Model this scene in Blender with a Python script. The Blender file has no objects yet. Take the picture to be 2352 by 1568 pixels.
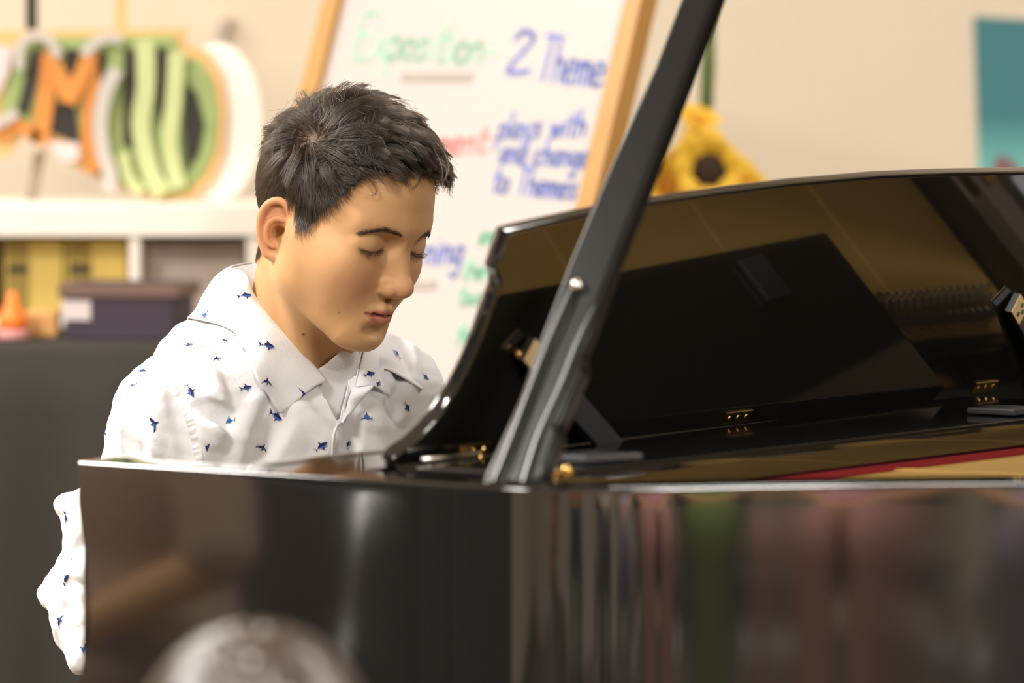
import bpy, bmesh, math, random
import numpy as np
from mathutils import Vector, Matrix, Euler, Quaternion
from mathutils.bvhtree import BVHTree

random.seed(7)
rng = np.random.default_rng(7)
scene = bpy.context.scene
COL = scene.collection

# ------------------------------------------------------------------ camera
F, HZ, EYE = 10800.0, 132.0, 1.335      # focal length in pixels, horizon row, lens height
cam_data = bpy.data.cameras.new('camera')
cam = bpy.data.objects.new('camera', cam_data)
COL.objects.link(cam)
cam.location = (0, 0, EYE)
cam.rotation_euler = (math.pi / 2, 0, 0)
cam_data.sensor_width = 36.0
cam_data.lens = F / 2352.0 * 36.0
cam_data.shift_y = -(784.0 - HZ) / 2352.0
cam_data.clip_start = 0.05
cam_data.dof.use_dof = True
cam_data.dof.focus_distance = 4.47
cam_data.dof.aperture_fstop = 4.3
scene.camera = cam

# ------------------------------------------------------------------ light and exposure
scene.view_settings.view_transform = 'Standard'
scene.view_settings.look = 'None'
scene.view_settings.gamma = 1.0
scene.view_settings.use_curve_mapping = False
scene.view_settings.exposure = 0.0
scene.cycles.use_denoising = True
scene.cycles.max_bounces = 8
scene.cycles.diffuse_bounces = 4
scene.cycles.glossy_bounces = 5
scene.cycles.transmission_bounces = 4
scene.cycles.sample_clamp_indirect = 6.0
scene.cycles.caustics_reflective = False
scene.cycles.caustics_refractive = False

world = bpy.data.worlds.new('world')
scene.world = world
world.use_nodes = True
world.node_tree.nodes['Background'].inputs[0].default_value = (1.0, 0.93, 0.82, 1)
world.node_tree.nodes['Background'].inputs[1].default_value = 0.25


def area_light(name, loc, target, size, size_y, watts, color=(1, 0.92, 0.8)):
    d = bpy.data.lights.new(name, 'AREA')
    d.shape = 'RECTANGLE'
    d.size, d.size_y, d.energy, d.color = size, size_y, watts, color
    o = bpy.data.objects.new(name, d)
    o.location = loc
    v = Vector(target) - Vector(loc)
    o.rotation_euler = v.to_track_quat('-Z', 'Y').to_euler()
    COL.objects.link(o)
    return o

# ------------------------------------------------------------------ helpers
def P(px, py, Y):
    """World point seen at photograph pixel (px, py) at distance Y from the lens."""
    return Vector(((px - 1176.0) / F * Y, Y, EYE - (py - HZ) / F * Y))


def ray(px, py):
    return Vector(((px - 1176.0) / F, 1.0, -(py - HZ) / F))


EYE_V = Vector((0, 0, EYE))

# piano frame: d runs from the keyboard to the tail, k from treble to bass
PA = np.array([-0.3603, 3.907])
PD = np.array([0.831, -0.556]); PD = PD / np.linalg.norm(PD)
PK = np.array([-PD[1], PD[0]])


def dk(d, k, z):
    q = PA + PD * d + PK * k
    return np.array([q[0], q[1], z])


def to_dk(p):
    q = np.asarray(p)[..., :2] - PA
    return q @ PD, q @ PK



def hit_plane(px, py, p0, n):
    d = ray(px, py)
    t = (Vector(p0) - EYE_V).dot(n) / d.dot(n)
    return EYE_V + d * t


def obj(name, me, parent=None, mat=None, smooth=False, loc=None):
    if isinstance(me, bmesh.types.BMesh):
        bm = me
        me = bpy.data.meshes.new(name)
        bm.normal_update()
        bm.to_mesh(me)
        bm.free()
    o = bpy.data.objects.new(name, me)
    COL.objects.link(o)
    if mat is not None:
        for m in (mat if isinstance(mat, (list, tuple)) else [mat]):
            me.materials.append(m)
    if smooth:
        me.polygons.foreach_set('use_smooth', [True] * len(me.polygons))
    if parent is not None:
        o.parent = parent
    if loc is not None:
        o.location = loc
    return o


def tag(o, label=None, cat=None, group=None, kind=None):
    if label: o['label'] = label
    if cat: o['category'] = cat
    if group: o['group'] = group
    if kind: o['kind'] = kind
    return o


def thing(name, label, cat, loc=(0, 0, 0), rotz=0.0, group=None):
    o = bpy.data.objects.new(name, None)
    o.empty_display_size = 0.05
    o.location = loc
    o.rotation_euler = (0, 0, rotz)
    COL.objects.link(o)
    return tag(o, label, cat, group)


def mesh_from(name, verts, faces):
    me = bpy.data.meshes.new(name)
    me.from_pydata([tuple(v) for v in verts], [], [tuple(f) for f in faces])
    me.update()
    return me


def mesh_np(name, V, quads):
    """Fast mesh from numpy vertices and quads."""
    me = bpy.data.meshes.new(name)
    n, q = len(V), len(quads)
    me.vertices.add(n)
    me.vertices.foreach_set('co', np.asarray(V, np.float32).ravel())
    me.loops.add(q * 4)
    me.loops.foreach_set('vertex_index', np.asarray(quads, np.int32).ravel())
    me.polygons.add(q)
    me.polygons.foreach_set('loop_start', np.arange(0, q * 4, 4, dtype=np.int32))
    me.update(calc_edges=True)
    me.validate()
    return me


def add_box(bm, c, s, rot=None, bevel=0.0, seg=2):
    r = bmesh.ops.create_cube(bm, size=1.0)
    vs = r['verts']
    M = Matrix.Translation(Vector(c)) @ ((rot.to_matrix().to_4x4() if not isinstance(rot, Matrix) else rot) if rot is not None else Matrix.Identity(4)) @ Matrix.Diagonal((*s, 1))
    bmesh.ops.transform(bm, matrix=M, verts=vs)
    if bevel > 0:
        es = list({e for v in vs for e in v.link_edges})
        bmesh.ops.bevel(bm, geom=es, offset=bevel, segments=seg, profile=0.5, affect='EDGES')
    return bm


def box(c, s, rot=None, bevel=0.004, seg=2):
    return add_box(bmesh.new(), c, s, rot, bevel, seg)


def add_tube(bm, pts, radii, n=10, caps=True):
    pts = [Vector(p) for p in pts]
    if not isinstance(radii, (list, tuple)):
        radii = [radii] * len(pts)
    rings = []
    up = None
    for i, p in enumerate(pts):
        t = (pts[min(i + 1, len(pts) - 1)] - pts[max(i - 1, 0)]).normalized()
        if up is None:
            up = t.orthogonal().normalized()
        up = (up - t * up.dot(t))
        up = up.normalized() if up.length > 1e-6 else t.orthogonal().normalized()
        b = t.cross(up)
        rings.append([bm.verts.new(p + (up * math.cos(2 * math.pi * k / n) + b * math.sin(2 * math.pi * k / n)) * radii[i]) for k in range(n)])
    for a, b in zip(rings[:-1], rings[1:]):
        for k in range(n):
            bm.faces.new((a[k], a[(k + 1) % n], b[(k + 1) % n], b[k]))
    if caps:
        bm.faces.new(rings[0][::-1])
        bm.faces.new(rings[-1])
    return bm


def tube(pts, radii, n=10, caps=True):
    return add_tube(bmesh.new(), pts, radii, n, caps)


def add_prism(bm, poly, a, b, bevel=0.0, seg=2):
    """Extrude a polygon (list of 3-D points) by vector: poly + a .. poly + b."""
    a, b = Vector(a), Vector(b)
    v0 = [bm.verts.new(Vector(p) + a) for p in poly]
    v1 = [bm.verts.new(Vector(p) + b) for p in poly]
    f0 = bm.faces.new(v0)
    f1 = bm.faces.new(v1[::-1])
    n = len(poly)
    fs = [f0, f1]
    for i in range(n):
        fs.append(bm.faces.new((v0[(i + 1) % n], v0[i], v1[i], v1[(i + 1) % n])))
    bmesh.ops.recalc_face_normals(bm, faces=fs)
    if bevel > 0:
        es = [e for e in set(f0.edges[:]) | set(f1.edges[:])]
        bmesh.ops.bevel(bm, geom=es, offset=bevel, segments=seg, profile=0.5, affect='EDGES')
    return bm


def prism(poly, a, b, bevel=0.0, seg=2):
    return add_prism(bmesh.new(), poly, a, b, bevel, seg)


def add_lathe(bm, prof, n=24, M=None):
    """Turn a profile of (radius, height) about z."""
    M = M or Matrix.Identity(4)
    rings = [[bm.verts.new(M @ Vector((r * math.cos(2 * math.pi * k / n), r * math.sin(2 * math.pi * k / n), z))) for k in range(n)] for r, z in prof]
    for a, b in zip(rings[:-1], rings[1:]):
        for k in range(n):
            bm.faces.new((a[k], a[(k + 1) % n], b[(k + 1) % n], b[k]))
    bm.faces.new(rings[0][::-1])
    bm.faces.new(rings[-1])
    return bm


def smooth_path(pts, n):
    """Catmull-Rom through points (any dimension), n samples per span."""
    pts = [np.array(p, float) for p in pts]
    out = []
    for i in range(len(pts) - 1):
        p0, p1, p2, p3 = pts[max(i - 1, 0)], pts[i], pts[i + 1], pts[min(i + 2, len(pts) - 1)]
        for k in range(n):
            t = k / n
            out.append(0.5 * ((2 * p1) + (-p0 + p2) * t + (2 * p0 - 5 * p1 + 4 * p2 - p3) * t * t + (-p0 + 3 * p1 - 3 * p2 + p3) * t ** 3))
    out.append(pts[-1])
    return out


# ------------------------------------------------------------------ materials
def srgb(r, g, b):
    f = lambda c: (c / 255.0) / 12.92 if c / 255.0 <= 0.04045 else ((c / 255.0 + 0.055) / 1.055) ** 2.4
    return (f(r), f(g), f(b), 1.0)


def mat(name, color, rough=0.5, metal=0.0, spec=0.5, coat=0.0, noise=0.0, scale=40.0, bump=0.0, ior=1.5, sheen=0.0):
    m = bpy.data.materials.new(name)
    m.use_nodes = True
    nt = m.node_tree
    b = nt.nodes['Principled BSDF']
    b.inputs['Base Color'].default_value = color
    b.inputs['Roughness'].default_value = rough
    b.inputs['Metallic'].default_value = metal
    b.inputs['Specular IOR Level'].default_value = spec
    b.inputs['IOR'].default_value = ior
    b.inputs['Coat Weight'].default_value = coat
    b.inputs['Coat Roughness'].default_value = 0.03
    b.inputs['Sheen Weight'].default_value = sheen
    if noise > 0 or bump > 0:
        tc = nt.nodes.new('ShaderNodeTexCoord')
        nz = nt.nodes.new('ShaderNodeTexNoise')
        nz.inputs['Scale'].default_value = scale
        nz.inputs['Detail'].default_value = 5
        nt.links.new(tc.outputs['Object'], nz.inputs['Vector'])
        if noise > 0:
            hsv = nt.nodes.new('ShaderNodeHueSaturation')
            hsv.inputs['Color'].default_value = color
            mr = nt.nodes.new('ShaderNodeMapRange')
            mr.inputs['To Min'].default_value = 1 - noise
            mr.inputs['To Max'].default_value = 1 + noise
            nt.links.new(nz.outputs['Fac'], mr.inputs['Value'])
            nt.links.new(mr.outputs['Result'], hsv.inputs['Value'])
            nt.links.new(hsv.outputs['Color'], b.inputs['Base Color'])
        if bump > 0:
            bp = nt.nodes.new('ShaderNodeBump')
            bp.inputs['Strength'].default_value = bump
            bp.inputs['Distance'].default_value = 0.002
            nt.links.new(nz.outputs['Fac'], bp.inputs['Height'])
            nt.links.new(bp.outputs['Normal'], b.inputs['Normal'])
    return m


def wood(name, c1, c2, scale=12.0, rough=0.4):
    m = mat(name, c1, rough)
    nt = m.node_tree
    b = nt.nodes['Principled BSDF']
    tc = nt.nodes.new('ShaderNodeTexCoord')
    mp = nt.nodes.new('ShaderNodeMapping')
    mp.inputs['Scale'].default_value = (scale, scale, scale * 0.08)
    nz = nt.nodes.new('ShaderNodeTexNoise')
    nz.inputs['Scale'].default_value = 3.0
    nz.inputs['Detail'].default_value = 6
    mix = nt.nodes.new('ShaderNodeMix')
    mix.data_type = 'RGBA'
    mix.inputs[6].default_value = c1
    mix.inputs[7].default_value = c2
    nt.links.new(tc.outputs['Object'], mp.inputs['Vector'])
    nt.links.new(mp.outputs['Vector'], nz.inputs['Vector'])
    nt.links.new(nz.outputs['Fac'], mix.inputs[0])
    nt.links.new(mix.outputs[2], b.inputs['Base Color'])
    return m


# ------------------------------------------------------------------ implicit surfaces
class Field:
    """Signed-distance field on a rectilinear grid; primitives are blended in, then meshed by surface nets."""

    def __init__(self, ax, ay, az):
        self.ax = [np.asarray(a, np.float32) for a in (ax, ay, az)]
        self.f = np.full([len(a) for a in self.ax], 0.2, np.float32)

    def sub(self, lo, hi):
        sl = []
        for a, l, h in zip(self.ax, lo, hi):
            i0, i1 = int(np.searchsorted(a, l)), int(np.searchsorted(a, h))
            sl.append(slice(max(i0 - 1, 0), min(i1 + 1, len(a))))
        if any(s.stop <= s.start for s in sl):
            return None, None
        X, Y, Z = np.meshgrid(*[a[s] for a, s in zip(self.ax, sl)], indexing='ij', sparse=True)
        return tuple(sl), (X, Y, Z)

    def put(self, sl, d, k, op):
        f = self.f[sl]
        if op == 'sub':
            d = -d
            h = np.maximum(k - np.abs(f - d), 0) / k
            self.f[sl] = np.maximum(f, d) + h * h * k * 0.25
        else:
            h = np.maximum(k - np.abs(f - d), 0) / k
            self.f[sl] = np.minimum(f, d) - h * h * k * 0.25

    def caps(self, a, b, ra, rb, k=0.01, op='add'):
        a, b = np.asarray(a, float), np.asarray(b, float)
        m = max(ra, rb) + k * 1.6 + 0.006
        sl, G = self.sub(np.minimum(a, b) - m, np.maximum(a, b) + m)
        if sl is None: return
        ba = b - a
        l2 = max(float(ba @ ba), 1e-12)
        px, py, pz = G[0] - np.float32(a[0]), G[1] - np.float32(a[1]), G[2] - np.float32(a[2])
        h = np.clip((px * np.float32(ba[0]) + py * np.float32(ba[1]) + pz * np.float32(ba[2])) / np.float32(l2), 0, 1)
        d = np.sqrt((px - np.float32(ba[0]) * h) ** 2 + (py - np.float32(ba[1]) * h) ** 2 + (pz - np.float32(ba[2]) * h) ** 2) - (np.float32(ra) + np.float32(rb - ra) * h)
        self.put(sl, d, np.float32(k), op)

    def ell(self, c, r, R=None, k=0.01, op='add', cut=None):
        c, r = np.asarray(c, float), np.asarray(r, float)
        R = np.eye(3) if R is None else R
        m = np.sqrt((R ** 2) @ (r ** 2)) + k * 1.6 + 0.006
        sl, G = self.sub(c - m, c + m)
        if sl is None: return
        px, py, pz = G[0] - np.float32(c[0]), G[1] - np.float32(c[1]), G[2] - np.float32(c[2])
        R32 = R.astype(np.float32)
        q = [px * R32[0, i] + py * R32[1, i] + pz * R32[2, i] for i in range(3)]
        k0 = np.sqrt(sum((q[i] / np.float32(r[i])) ** 2 for i in range(3)))
        k1 = np.sqrt(sum((q[i] / np.float32(r[i] ** 2)) ** 2 for i in range(3)))
        d = k0 * (k0 - 1) / np.maximum(k1, np.float32(1e-6))
        if cut is not None:      # keep the side where dot(local, n) > o
            n, o = cut
            d = np.maximum(d, np.float32(o) - sum(np.float32(n[i]) * q[i] for i in range(3)))
        self.put(sl, d, np.float32(k), op)

    def mesh(self):
        f = self.f
        nx, ny, nz = f.shape
        s = f < 0
        c = [s[i:nx - 1 + i, j:ny - 1 + j, l:nz - 1 + l] for i in (0, 1) for j in (0, 1) for l in (0, 1)]
        cnt = sum(x.astype(np.uint8) for x in c)
        act = (cnt > 0) & (cnt < 8)
        I = np.argwhere(act)
        idx = np.full(act.shape, -1, np.int32)
        idx[act] = np.arange(len(I), dtype=np.int32)
        i, j, l = I.T
        acc = np.zeros((len(I), 3)); n = np.zeros(len(I))
        corners = [(a, b, d) for a in (0, 1) for b in (0, 1) for d in (0, 1)]
        vals = {cn: f[i + cn[0], j + cn[1], l + cn[2]].astype(np.float64) for cn in corners}
        for a in range(3):
            for cn in corners:
                if cn[a]: continue
                c2 = list(cn); c2[a] = 1; c2 = tuple(c2)
                v0, v1 = vals[cn], vals[c2]
                m = (v0 < 0) != (v1 < 0)
                t = np.where(m, v0 / np.where(m, v0 - v1, 1), 0)
                p = np.tile(np.array(cn, float), (len(I), 1)); p[:, a] += t
                acc[m] += p[m]; n[m] += 1
        g = I + acc / n[:, None]
        V = np.stack([np.interp(g[:, a], np.arange(len(self.ax[a])), self.ax[a]) for a in range(3)], 1)
        Q = []
        for a in range(3):
            s0 = [slice(None)] * 3; s1 = [slice(None)] * 3
            s0[a] = slice(0, -1); s1[a] = slice(1, None)
            A, B = s[tuple(s0)], s[tuple(s1)]
            e = np.argwhere(A != B)
            b, d = [(1, 2), (2, 0), (0, 1)][a]
            ok = (e[:, b] > 0) & (e[:, d] > 0) & (e[:, b] < f.shape[b] - 1) & (e[:, d] < f.shape[d] - 1)
            e = e[ok]
            flip = ~A[tuple(e.T)]
            def cell(db, dd):
                q = e.copy(); q[:, b] += db; q[:, d] += dd
                return idx[tuple(q.T)]
            q = np.stack([cell(-1, -1), cell(0, -1), cell(0, 0), cell(-1, 0)], 1)
            q[flip] = q[flip][:, ::-1]
            Q.append(q)
        return V, np.concatenate(Q)


def axis(parts):
    """Grid axis from [(start, stop, step), ...] joined end to end."""
    out = [np.arange(a, b - 1e-6, s) for a, b, s in parts]
    out.append(np.array([parts[-1][1]]))
    return np.concatenate(out)

# ------------------------------------------------------------------ room
def struct(name, bm, m, parent=None, smooth=False):
    o = obj(name, bm, parent, m, smooth=smooth)
    if parent is None:
        o['kind'] = 'structure'
    return o


M_WALL = mat('cream_wall_paint', srgb(220, 207, 186), 0.75, noise=0.02, scale=3.0, bump=0.08)
M_CEIL = mat('white_ceiling_tile', srgb(232, 228, 220), 0.9, noise=0.03, scale=60.0)
M_FLOOR = mat('grey_brown_carpet', srgb(112, 102, 92), 0.95, noise=0.2, scale=120.0, bump=0.3)
M_BASE = mat('dark_vinyl_baseboard', srgb(62, 56, 52), 0.6)
XL, XR, YB, YF, ZC = -3.4, 3.6, 7.2, -3.0, 2.95

struct('floor', box(((XL + XR) / 2, (YB + YF) / 2, -0.03), (XR - XL + 0.4, YB - YF + 0.4, 0.06), bevel=0), M_FLOOR)
struct('wall_back', box(((XL + XR) / 2, YB + 0.06, ZC / 2), (XR - XL + 0.4, 0.12, ZC), bevel=0), M_WALL)
struct('wall_left', box((XL - 0.06, (YB + YF) / 2, ZC / 2), (0.12, YB - YF, ZC), bevel=0), M_WALL)
struct('wall_right', box((XR + 0.06, (YB + YF) / 2, ZC / 2), (0.12, YB - YF, ZC), bevel=0), M_WALL)
struct('wall_front', box(((XL + XR) / 2, YF - 0.06, ZC / 2), (XR - XL + 0.4, 0.12, ZC), bevel=0), M_WALL)
struct('ceiling', box(((XL + XR) / 2, (YB + YF) / 2, ZC + 0.03), (XR - XL + 0.4, YB - YF + 0.4, 0.06), bevel=0), M_CEIL)
struct('baseboard_back', box(((XL + XR) / 2, YB - 0.008, 0.05), (XR - XL, 0.016, 0.10), bevel=0.003), M_BASE)
struct('baseboard_left', box((XL + 0.008, (YB + YF) / 2, 0.05), (0.016, YB - YF, 0.10), bevel=0.003), M_BASE)
struct('baseboard_right', box((XR - 0.008, (YB + YF) / 2, 0.05), (0.016, YB - YF, 0.10), bevel=0.003), M_BASE)

# recessed ceiling lights: a frame, a glowing diffuser and the light it throws
M_LAMP = bpy.data.materials.new('lit_diffuser')
M_LAMP.use_nodes = True
_e = M_LAMP.node_tree.nodes.new('ShaderNodeEmission')
_e.inputs['Color'].default_value = (1.0, 0.955, 0.90, 1)
_e.inputs['Strength'].default_value = 7.0
M_LAMP.node_tree.links.new(_e.outputs[0], M_LAMP.node_tree.nodes['Material Output'].inputs['Surface'])
M_TRIM = mat('white_enamel', srgb(225, 225, 222), 0.4)
LAMPS = [(-2.1, 4.2, 2.0), (0.5, 5.6, 0.25), (-1.7, 2.0, 2.0), (1.4, 1.6, 1.0), (2.6, 5.8, 0.3), (2.2, 0.1, 2.6), (-2.3, 6.2, 0.8)]  # the audience-row lamp is added to brighten the people mirrored in the rim
for i, (x, y, w) in enumerate(LAMPS):
    t = thing('ceiling_light', ['recessed square ceiling light over the far left of the piano bench', 'recessed ceiling light nearest the whiteboard easel', 'recessed ceiling light left of the front seats', 'recessed ceiling light right of the front seats',
                                'recessed ceiling light by the wall with the teal poster', 'recessed ceiling light added to brighten the audience row', 'recessed ceiling light above the black cloth table'][i], 'ceiling light', (x, y, ZC))
    t['group'] = 'recessed ceiling lights'
    fr = bmesh.new()
    for sx, sy, lx, ly in ((0, 0.31, 0.66, 0.04), (0, -0.31, 0.66, 0.04), (0.31, 0, 0.04, 0.58), (-0.31, 0, 0.04, 0.58)):
        add_box(fr, (sx, sy, -0.008), (lx, ly, 0.016), bevel=0.003)
    obj('frame', fr, t, M_TRIM)
    obj('diffuser', box((0, 0, -0.006), (0.58, 0.58, 0.010), bevel=0), t, M_LAMP)
    area_light('ceiling_lamp', (x, y, ZC - 0.03), (x, y, 0), 0.58, 0.58, 62 * w, (1, 0.955, 0.90))

# ------------------------------------------------------------------ grand piano
M_BLACK = mat('black_piano_lacquer', (0.010, 0.0092, 0.0085, 1), rough=0.05, spec=0.5, ior=1.9)
M_PROP = mat('satin_black_prop', (0.010, 0.0095, 0.009, 1), rough=0.24, spec=0.22)
M_SATIN = mat('satin_brass', (0.85, 0.66, 0.36, 1), rough=0.5, metal=0.35)
M_BRASS = mat('polished_brass', (0.80, 0.56, 0.20, 1), rough=0.22, metal=1.0)
M_PLATE = mat('gold_cast_iron', (0.46, 0.28, 0.075, 1), rough=0.6, metal=0.0, spec=0.12, noise=0.06, scale=60)
M_FELT = mat('red_felt', srgb(128, 22, 30), 0.95, bump=0.3, scale=400)
M_STEEL = mat('bright_steel', (0.72, 0.71, 0.69, 1), rough=0.25, metal=1.0)
M_COPPER = mat('copper_winding', (0.42, 0.22, 0.11, 1), rough=0.4, metal=1.0)
M_DARKM = mat('dark_bracket_metal', (0.10, 0.10, 0.105, 1), rough=0.35, metal=0.6)
M_IVORY = mat('white_key', srgb(235, 230, 218), 0.25)
M_WOODIN = wood('inner_rim_wood', srgb(150, 105, 62), srgb(112, 74, 40))

PW = 1.46                      # width of the case
RIM_T = 0.052
piano = thing('grand_piano', 'black polished baby grand piano with its lid raised on a prop', 'piano', tuple(dk(0.5, 0.7, 0)))
PO = Vector(piano.location)


def pobj(name, me, m, parent=None, smooth=False):
    """Part of the piano given in world coordinates."""
    o = obj(name, me, piano if parent is None else parent, m, smooth=smooth)
    o.data.transform(Matrix.Translation(-PO))
    return o


def sharp(o, deg=30):
    o.data.polygons.foreach_set('use_smooth', [True] * len(o.data.polygons))
    o.data.set_sharp_from_angle(angle=math.radians(deg))
    w = o.modifiers.new('weighted_normals', 'WEIGHTED_NORMAL')
    w.keep_sharp = True


path_pts = [(0, 0), (0.10, 0), (0.20, 0), (0.30, 0), (0.36, 0), (0.405, 0.0012), (0.452, 0.012), (0.490, 0.036), (0.523, 0.066), (0.58, 0.126), (0.6457, 0.190), (0.739, 0.270), (0.84, 0.345),
            (0.95, 0.415), (1.08, 0.48), (1.2, 0.545), (1.32, 0.63), (1.42, 0.76), (1.47, 0.93), (1.465, 1.10), (1.41, 1.25), (1.31, 1.36), (1.17, 1.43), (1.0, PW), (0.7, PW), (0.4, PW), (0.1, PW), (0, PW)]
OUT = np.array(smooth_path(path_pts, 10))
tan = np.gradient(OUT, axis=0)
tan /= np.linalg.norm(tan, axis=1)[:, None]
INN = np.stack([-tan[:, 1], tan[:, 0]], 1)          # points into the case


def S_front(z):
    return float(np.interp(z, [0.66, 0.70, 0.735, 0.76, 0.78, 0.80, 0.82, 0.845, 0.868, 0.895, 0.92, 0.945, 0.965, 1.0],
                           [-0.050, -0.052, -0.050, -0.040, -0.026, -0.010, 0.002, 0.010, 0.014, 0.013, 0.009, 0.003, 0.0, 0.0]))


zs = [0.66, 0.68, 0.70, 0.72, 0.735, 0.75, 0.76, 0.77, 0.78, 0.79, 0.80, 0.81, 0.82, 0.83, 0.845, 0.857, 0.868, 0.88, 0.895, 0.907, 0.92, 0.93, 0.945, 0.955, 0.965, 0.98, 0.995]
R_ = 0.0036
cross = [(0.0, z) for z in zs]
cross += [(R_ - R_ * math.cos(a), 1.0 - R_ + R_ * math.sin(a)) for a in np.linspace(0, math.pi / 2, 6)[1:]]
cross += [(RIM_T - R_ + R_ * math.sin(a), 1.0 - R_ + R_ * math.cos(a)) for a in np.linspace(0, math.pi / 2, 6)]
cross += [(RIM_T, z) for z in zs[::-1]]
bm = bmesh.new()
rings = []
for i, (p, n) in enumerate(zip(OUT, INN)):
    row = []
    for off, z in cross:
        q = p + n * off
        if i == 0 or i == len(OUT) - 1:
            q = q + np.array([S_front(z), 0])
        row.append(bm.verts.new(Vector(dk(q[0], q[1], z))))
    rings.append(row)
for a, b in zip(rings[:-1], rings[1:]):
    for j in range(len(cross)):
        j2 = (j + 1) % len(cross)
        bm.faces.new((a[j], b[j], b[j2], a[j2]))
nz_, nf = len(zs), 11
for row in (rings[0], rings[-1]):
    for j in range(nz_ - 1):                       # end caps follow the scrolled front of each arm
        jj = len(cross) - 1 - j
        bm.faces.new((row[j], row[j + 1], row[jj - 1], row[jj]))
    bm.faces.new(row[nz_ - 1:nz_ + nf + 1])
bmesh.ops.recalc_face_normals(bm, faces=bm.faces[:])
rim = pobj('rim', bm, M_BLACK)
sharp(rim, 40)
rim['label'] = 'glossy black curved rim'


def slab(name, dkpoly, z0, z1, m, bevel=0.002, parent=None):
    poly = [Vector(dk(d, k, 0)) for d, k in dkpoly]
    return pobj(name, prism(poly, (0, 0, z0), (0, 0, z1), bevel), m, parent)


inner = [OUT[i] + INN[i] * (RIM_T + 0.001) for i in range(0, len(OUT))]
inside = [tuple(p) for p in inner if p[0] > 0.33]
slab('soundboard', [(0.34, RIM_T + .002)] + inside[2:-2:3] + [(0.34, PW - RIM_T - .002)], 0.86, 0.868, M_WOODIN, 0)
slab('iron_plate', [(0.34, RIM_T + .002)] + inside[2:-2:3] + [(0.34, PW - RIM_T - .002)], 0.925, 0.943, M_PLATE, 0.002)
slab('plate_flange', [(0.335, RIM_T + .004), (0.43, RIM_T + .004), (0.53, 0.175), (0.56, 0.33), (0.62, 0.60), (0.66, 1.0), (0.68, PW - RIM_T - .006), (0.335, PW - RIM_T - .006)], 0.9435, 0.967, M_PLATE, 0.004)
slab('keybed', [(-0.045, RIM_T), (-0.045, PW - RIM_T), (0.34, PW - RIM_T), (0.34, RIM_T)], 0.66, 0.705, M_BLACK, 0.003)
slab('key_slip', [(-0.045, 0.053), (-0.045, PW - 0.053), (-0.024, PW - 0.053), (-0.024, 0.053)], 0.7055, 0.742, M_BLACK, 0.003)
for nm, k0, k1 in (('key_block', 0.053, 0.118), ('key_block', PW - 0.118, PW - 0.053)):
    slab(nm, [(-0.02, k0), (-0.02, k1), (0.128, k1), (0.128, k0)], 0.7055, 0.775, M_BLACK, 0.004)
# raised fallboard and the flush board behind it
slab('fallboard', [(0.130, 0.053), (0.130, PW - 0.053), (0.150, PW - 0.053), (0.150, 0.053)], 0.75, 0.999, M_BLACK, 0.004)
slab('top_board', [(0.151, 0.053), (0.151, PW - 0.053), (0.235, PW - 0.053), (0.235, 0.053)], 0.972, 0.998, M_BLACK, 0.003)
# keys
K0, K1 = 0.122, PW - 0.122
kw = (K1 - K0) / 52
wk = box((0, 0, 0), (0.148, kw - 0.0012, 0.018), bevel=0.0015)
wme = bpy.data.meshes.new('white_key'); wk.to_mesh(wme); wk.free(); wme.materials.append(M_IVORY)
bk = box((0, 0, 0), (0.095, 0.0105, 0.014), bevel=0.0025)
bme = bpy.data.meshes.new('black_key'); bk.to_mesh(bme); bk.free(); bme.materials.append(M_BLACK)
ang = math.atan2(PD[1], PD[0])
for i in range(52):
    o = bpy.data.objects.new('white_key', wme); COL.objects.link(o); o.parent = piano
    o.location = Vector(dk(0.054, K0 + kw * (i + 0.5), 0.726)) - PO
    o.rotation_euler = (0, 0, ang)
for i in range(51):
    if (51 - i) % 7 in (2, 5):
        continue
    o = bpy.data.objects.new('black_key', bme); COL.objects.link(o); o.parent = piano
    o.location = Vector(dk(0.080, K0 + kw * (i + 1), 0.742)) - PO
    o.rotation_euler = (0, 0, ang)
# legs, lyre
for d, k in ((0.12, 0.12), (0.12, PW - 0.12), (1.28, 0.98)):
    bm = bmesh.new()
    add_lathe(bm, [(0.075, 0.66), (0.075, 0.63), (0.06, 0.60), (0.07, 0.57), (0.055, 0.50), (0.045, 0.25), (0.035, 0.10), (0.05, 0.08), (0.03, 0.06), (0.022, 0.02), (0.022, 0.0)], 20, Matrix.Translation(Vector(dk(d, k, 0))))
    bmesh.ops.recalc_face_normals(bm, faces=bm.faces[:])
    pobj('leg', bm, M_BLACK, smooth=True)
bm = bmesh.new()
for kk in (-0.08, 0.08):
    add_tube(bm, [Vector(dk(0.22, PW / 2 + kk * 1.4, 0.66)), Vector(dk(0.20, PW / 2 + kk, 0.35)), Vector(dk(0.18, PW / 2 + kk, 0.10))], 0.016, 10)
add_box(bm, dk(0.18, PW / 2, 0.085), (0.08, 0.24, 0.05), Euler((0, 0, ang)), 0.006)
pobj('pedal_lyre', bm, M_BLACK)
for kk in (-0.06, 0, 0.06):
    pobj('pedal', tube([Vector(dk(0.16, PW / 2 + kk, 0.065)), Vector(dk(0.10, PW / 2 + kk, 0.060)), Vector(dk(0.04, PW / 2 + kk, 0.045))], [0.008, 0.009, 0.014], 8), M_BRASS)

# iron-plate struts, strings, dampers, pins
for k0, k1, d1 in ((0.33, 0.42, 0.66), (0.62, 0.72, 0.90), (0.92, 1.0, 1.22), (1.18, 1.2, 1.28)):
    bm = bmesh.new()
    a, b = Vector(dk(0.36, k0, 0.962)), Vector(dk(d1, k1, 0.962))
    v = (b - a)
    add_box(bm, (a + b) / 2, (v.length, 0.022, 0.014), Euler((0, 0, math.atan2(v.y, v.x))), 0.005, 3)
    pobj('plate_strut', bm, M_PLATE)
st, cw, pins, damp = bmesh.new(), bmesh.new(), bmesh.new(), bmesh.new()


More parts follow.
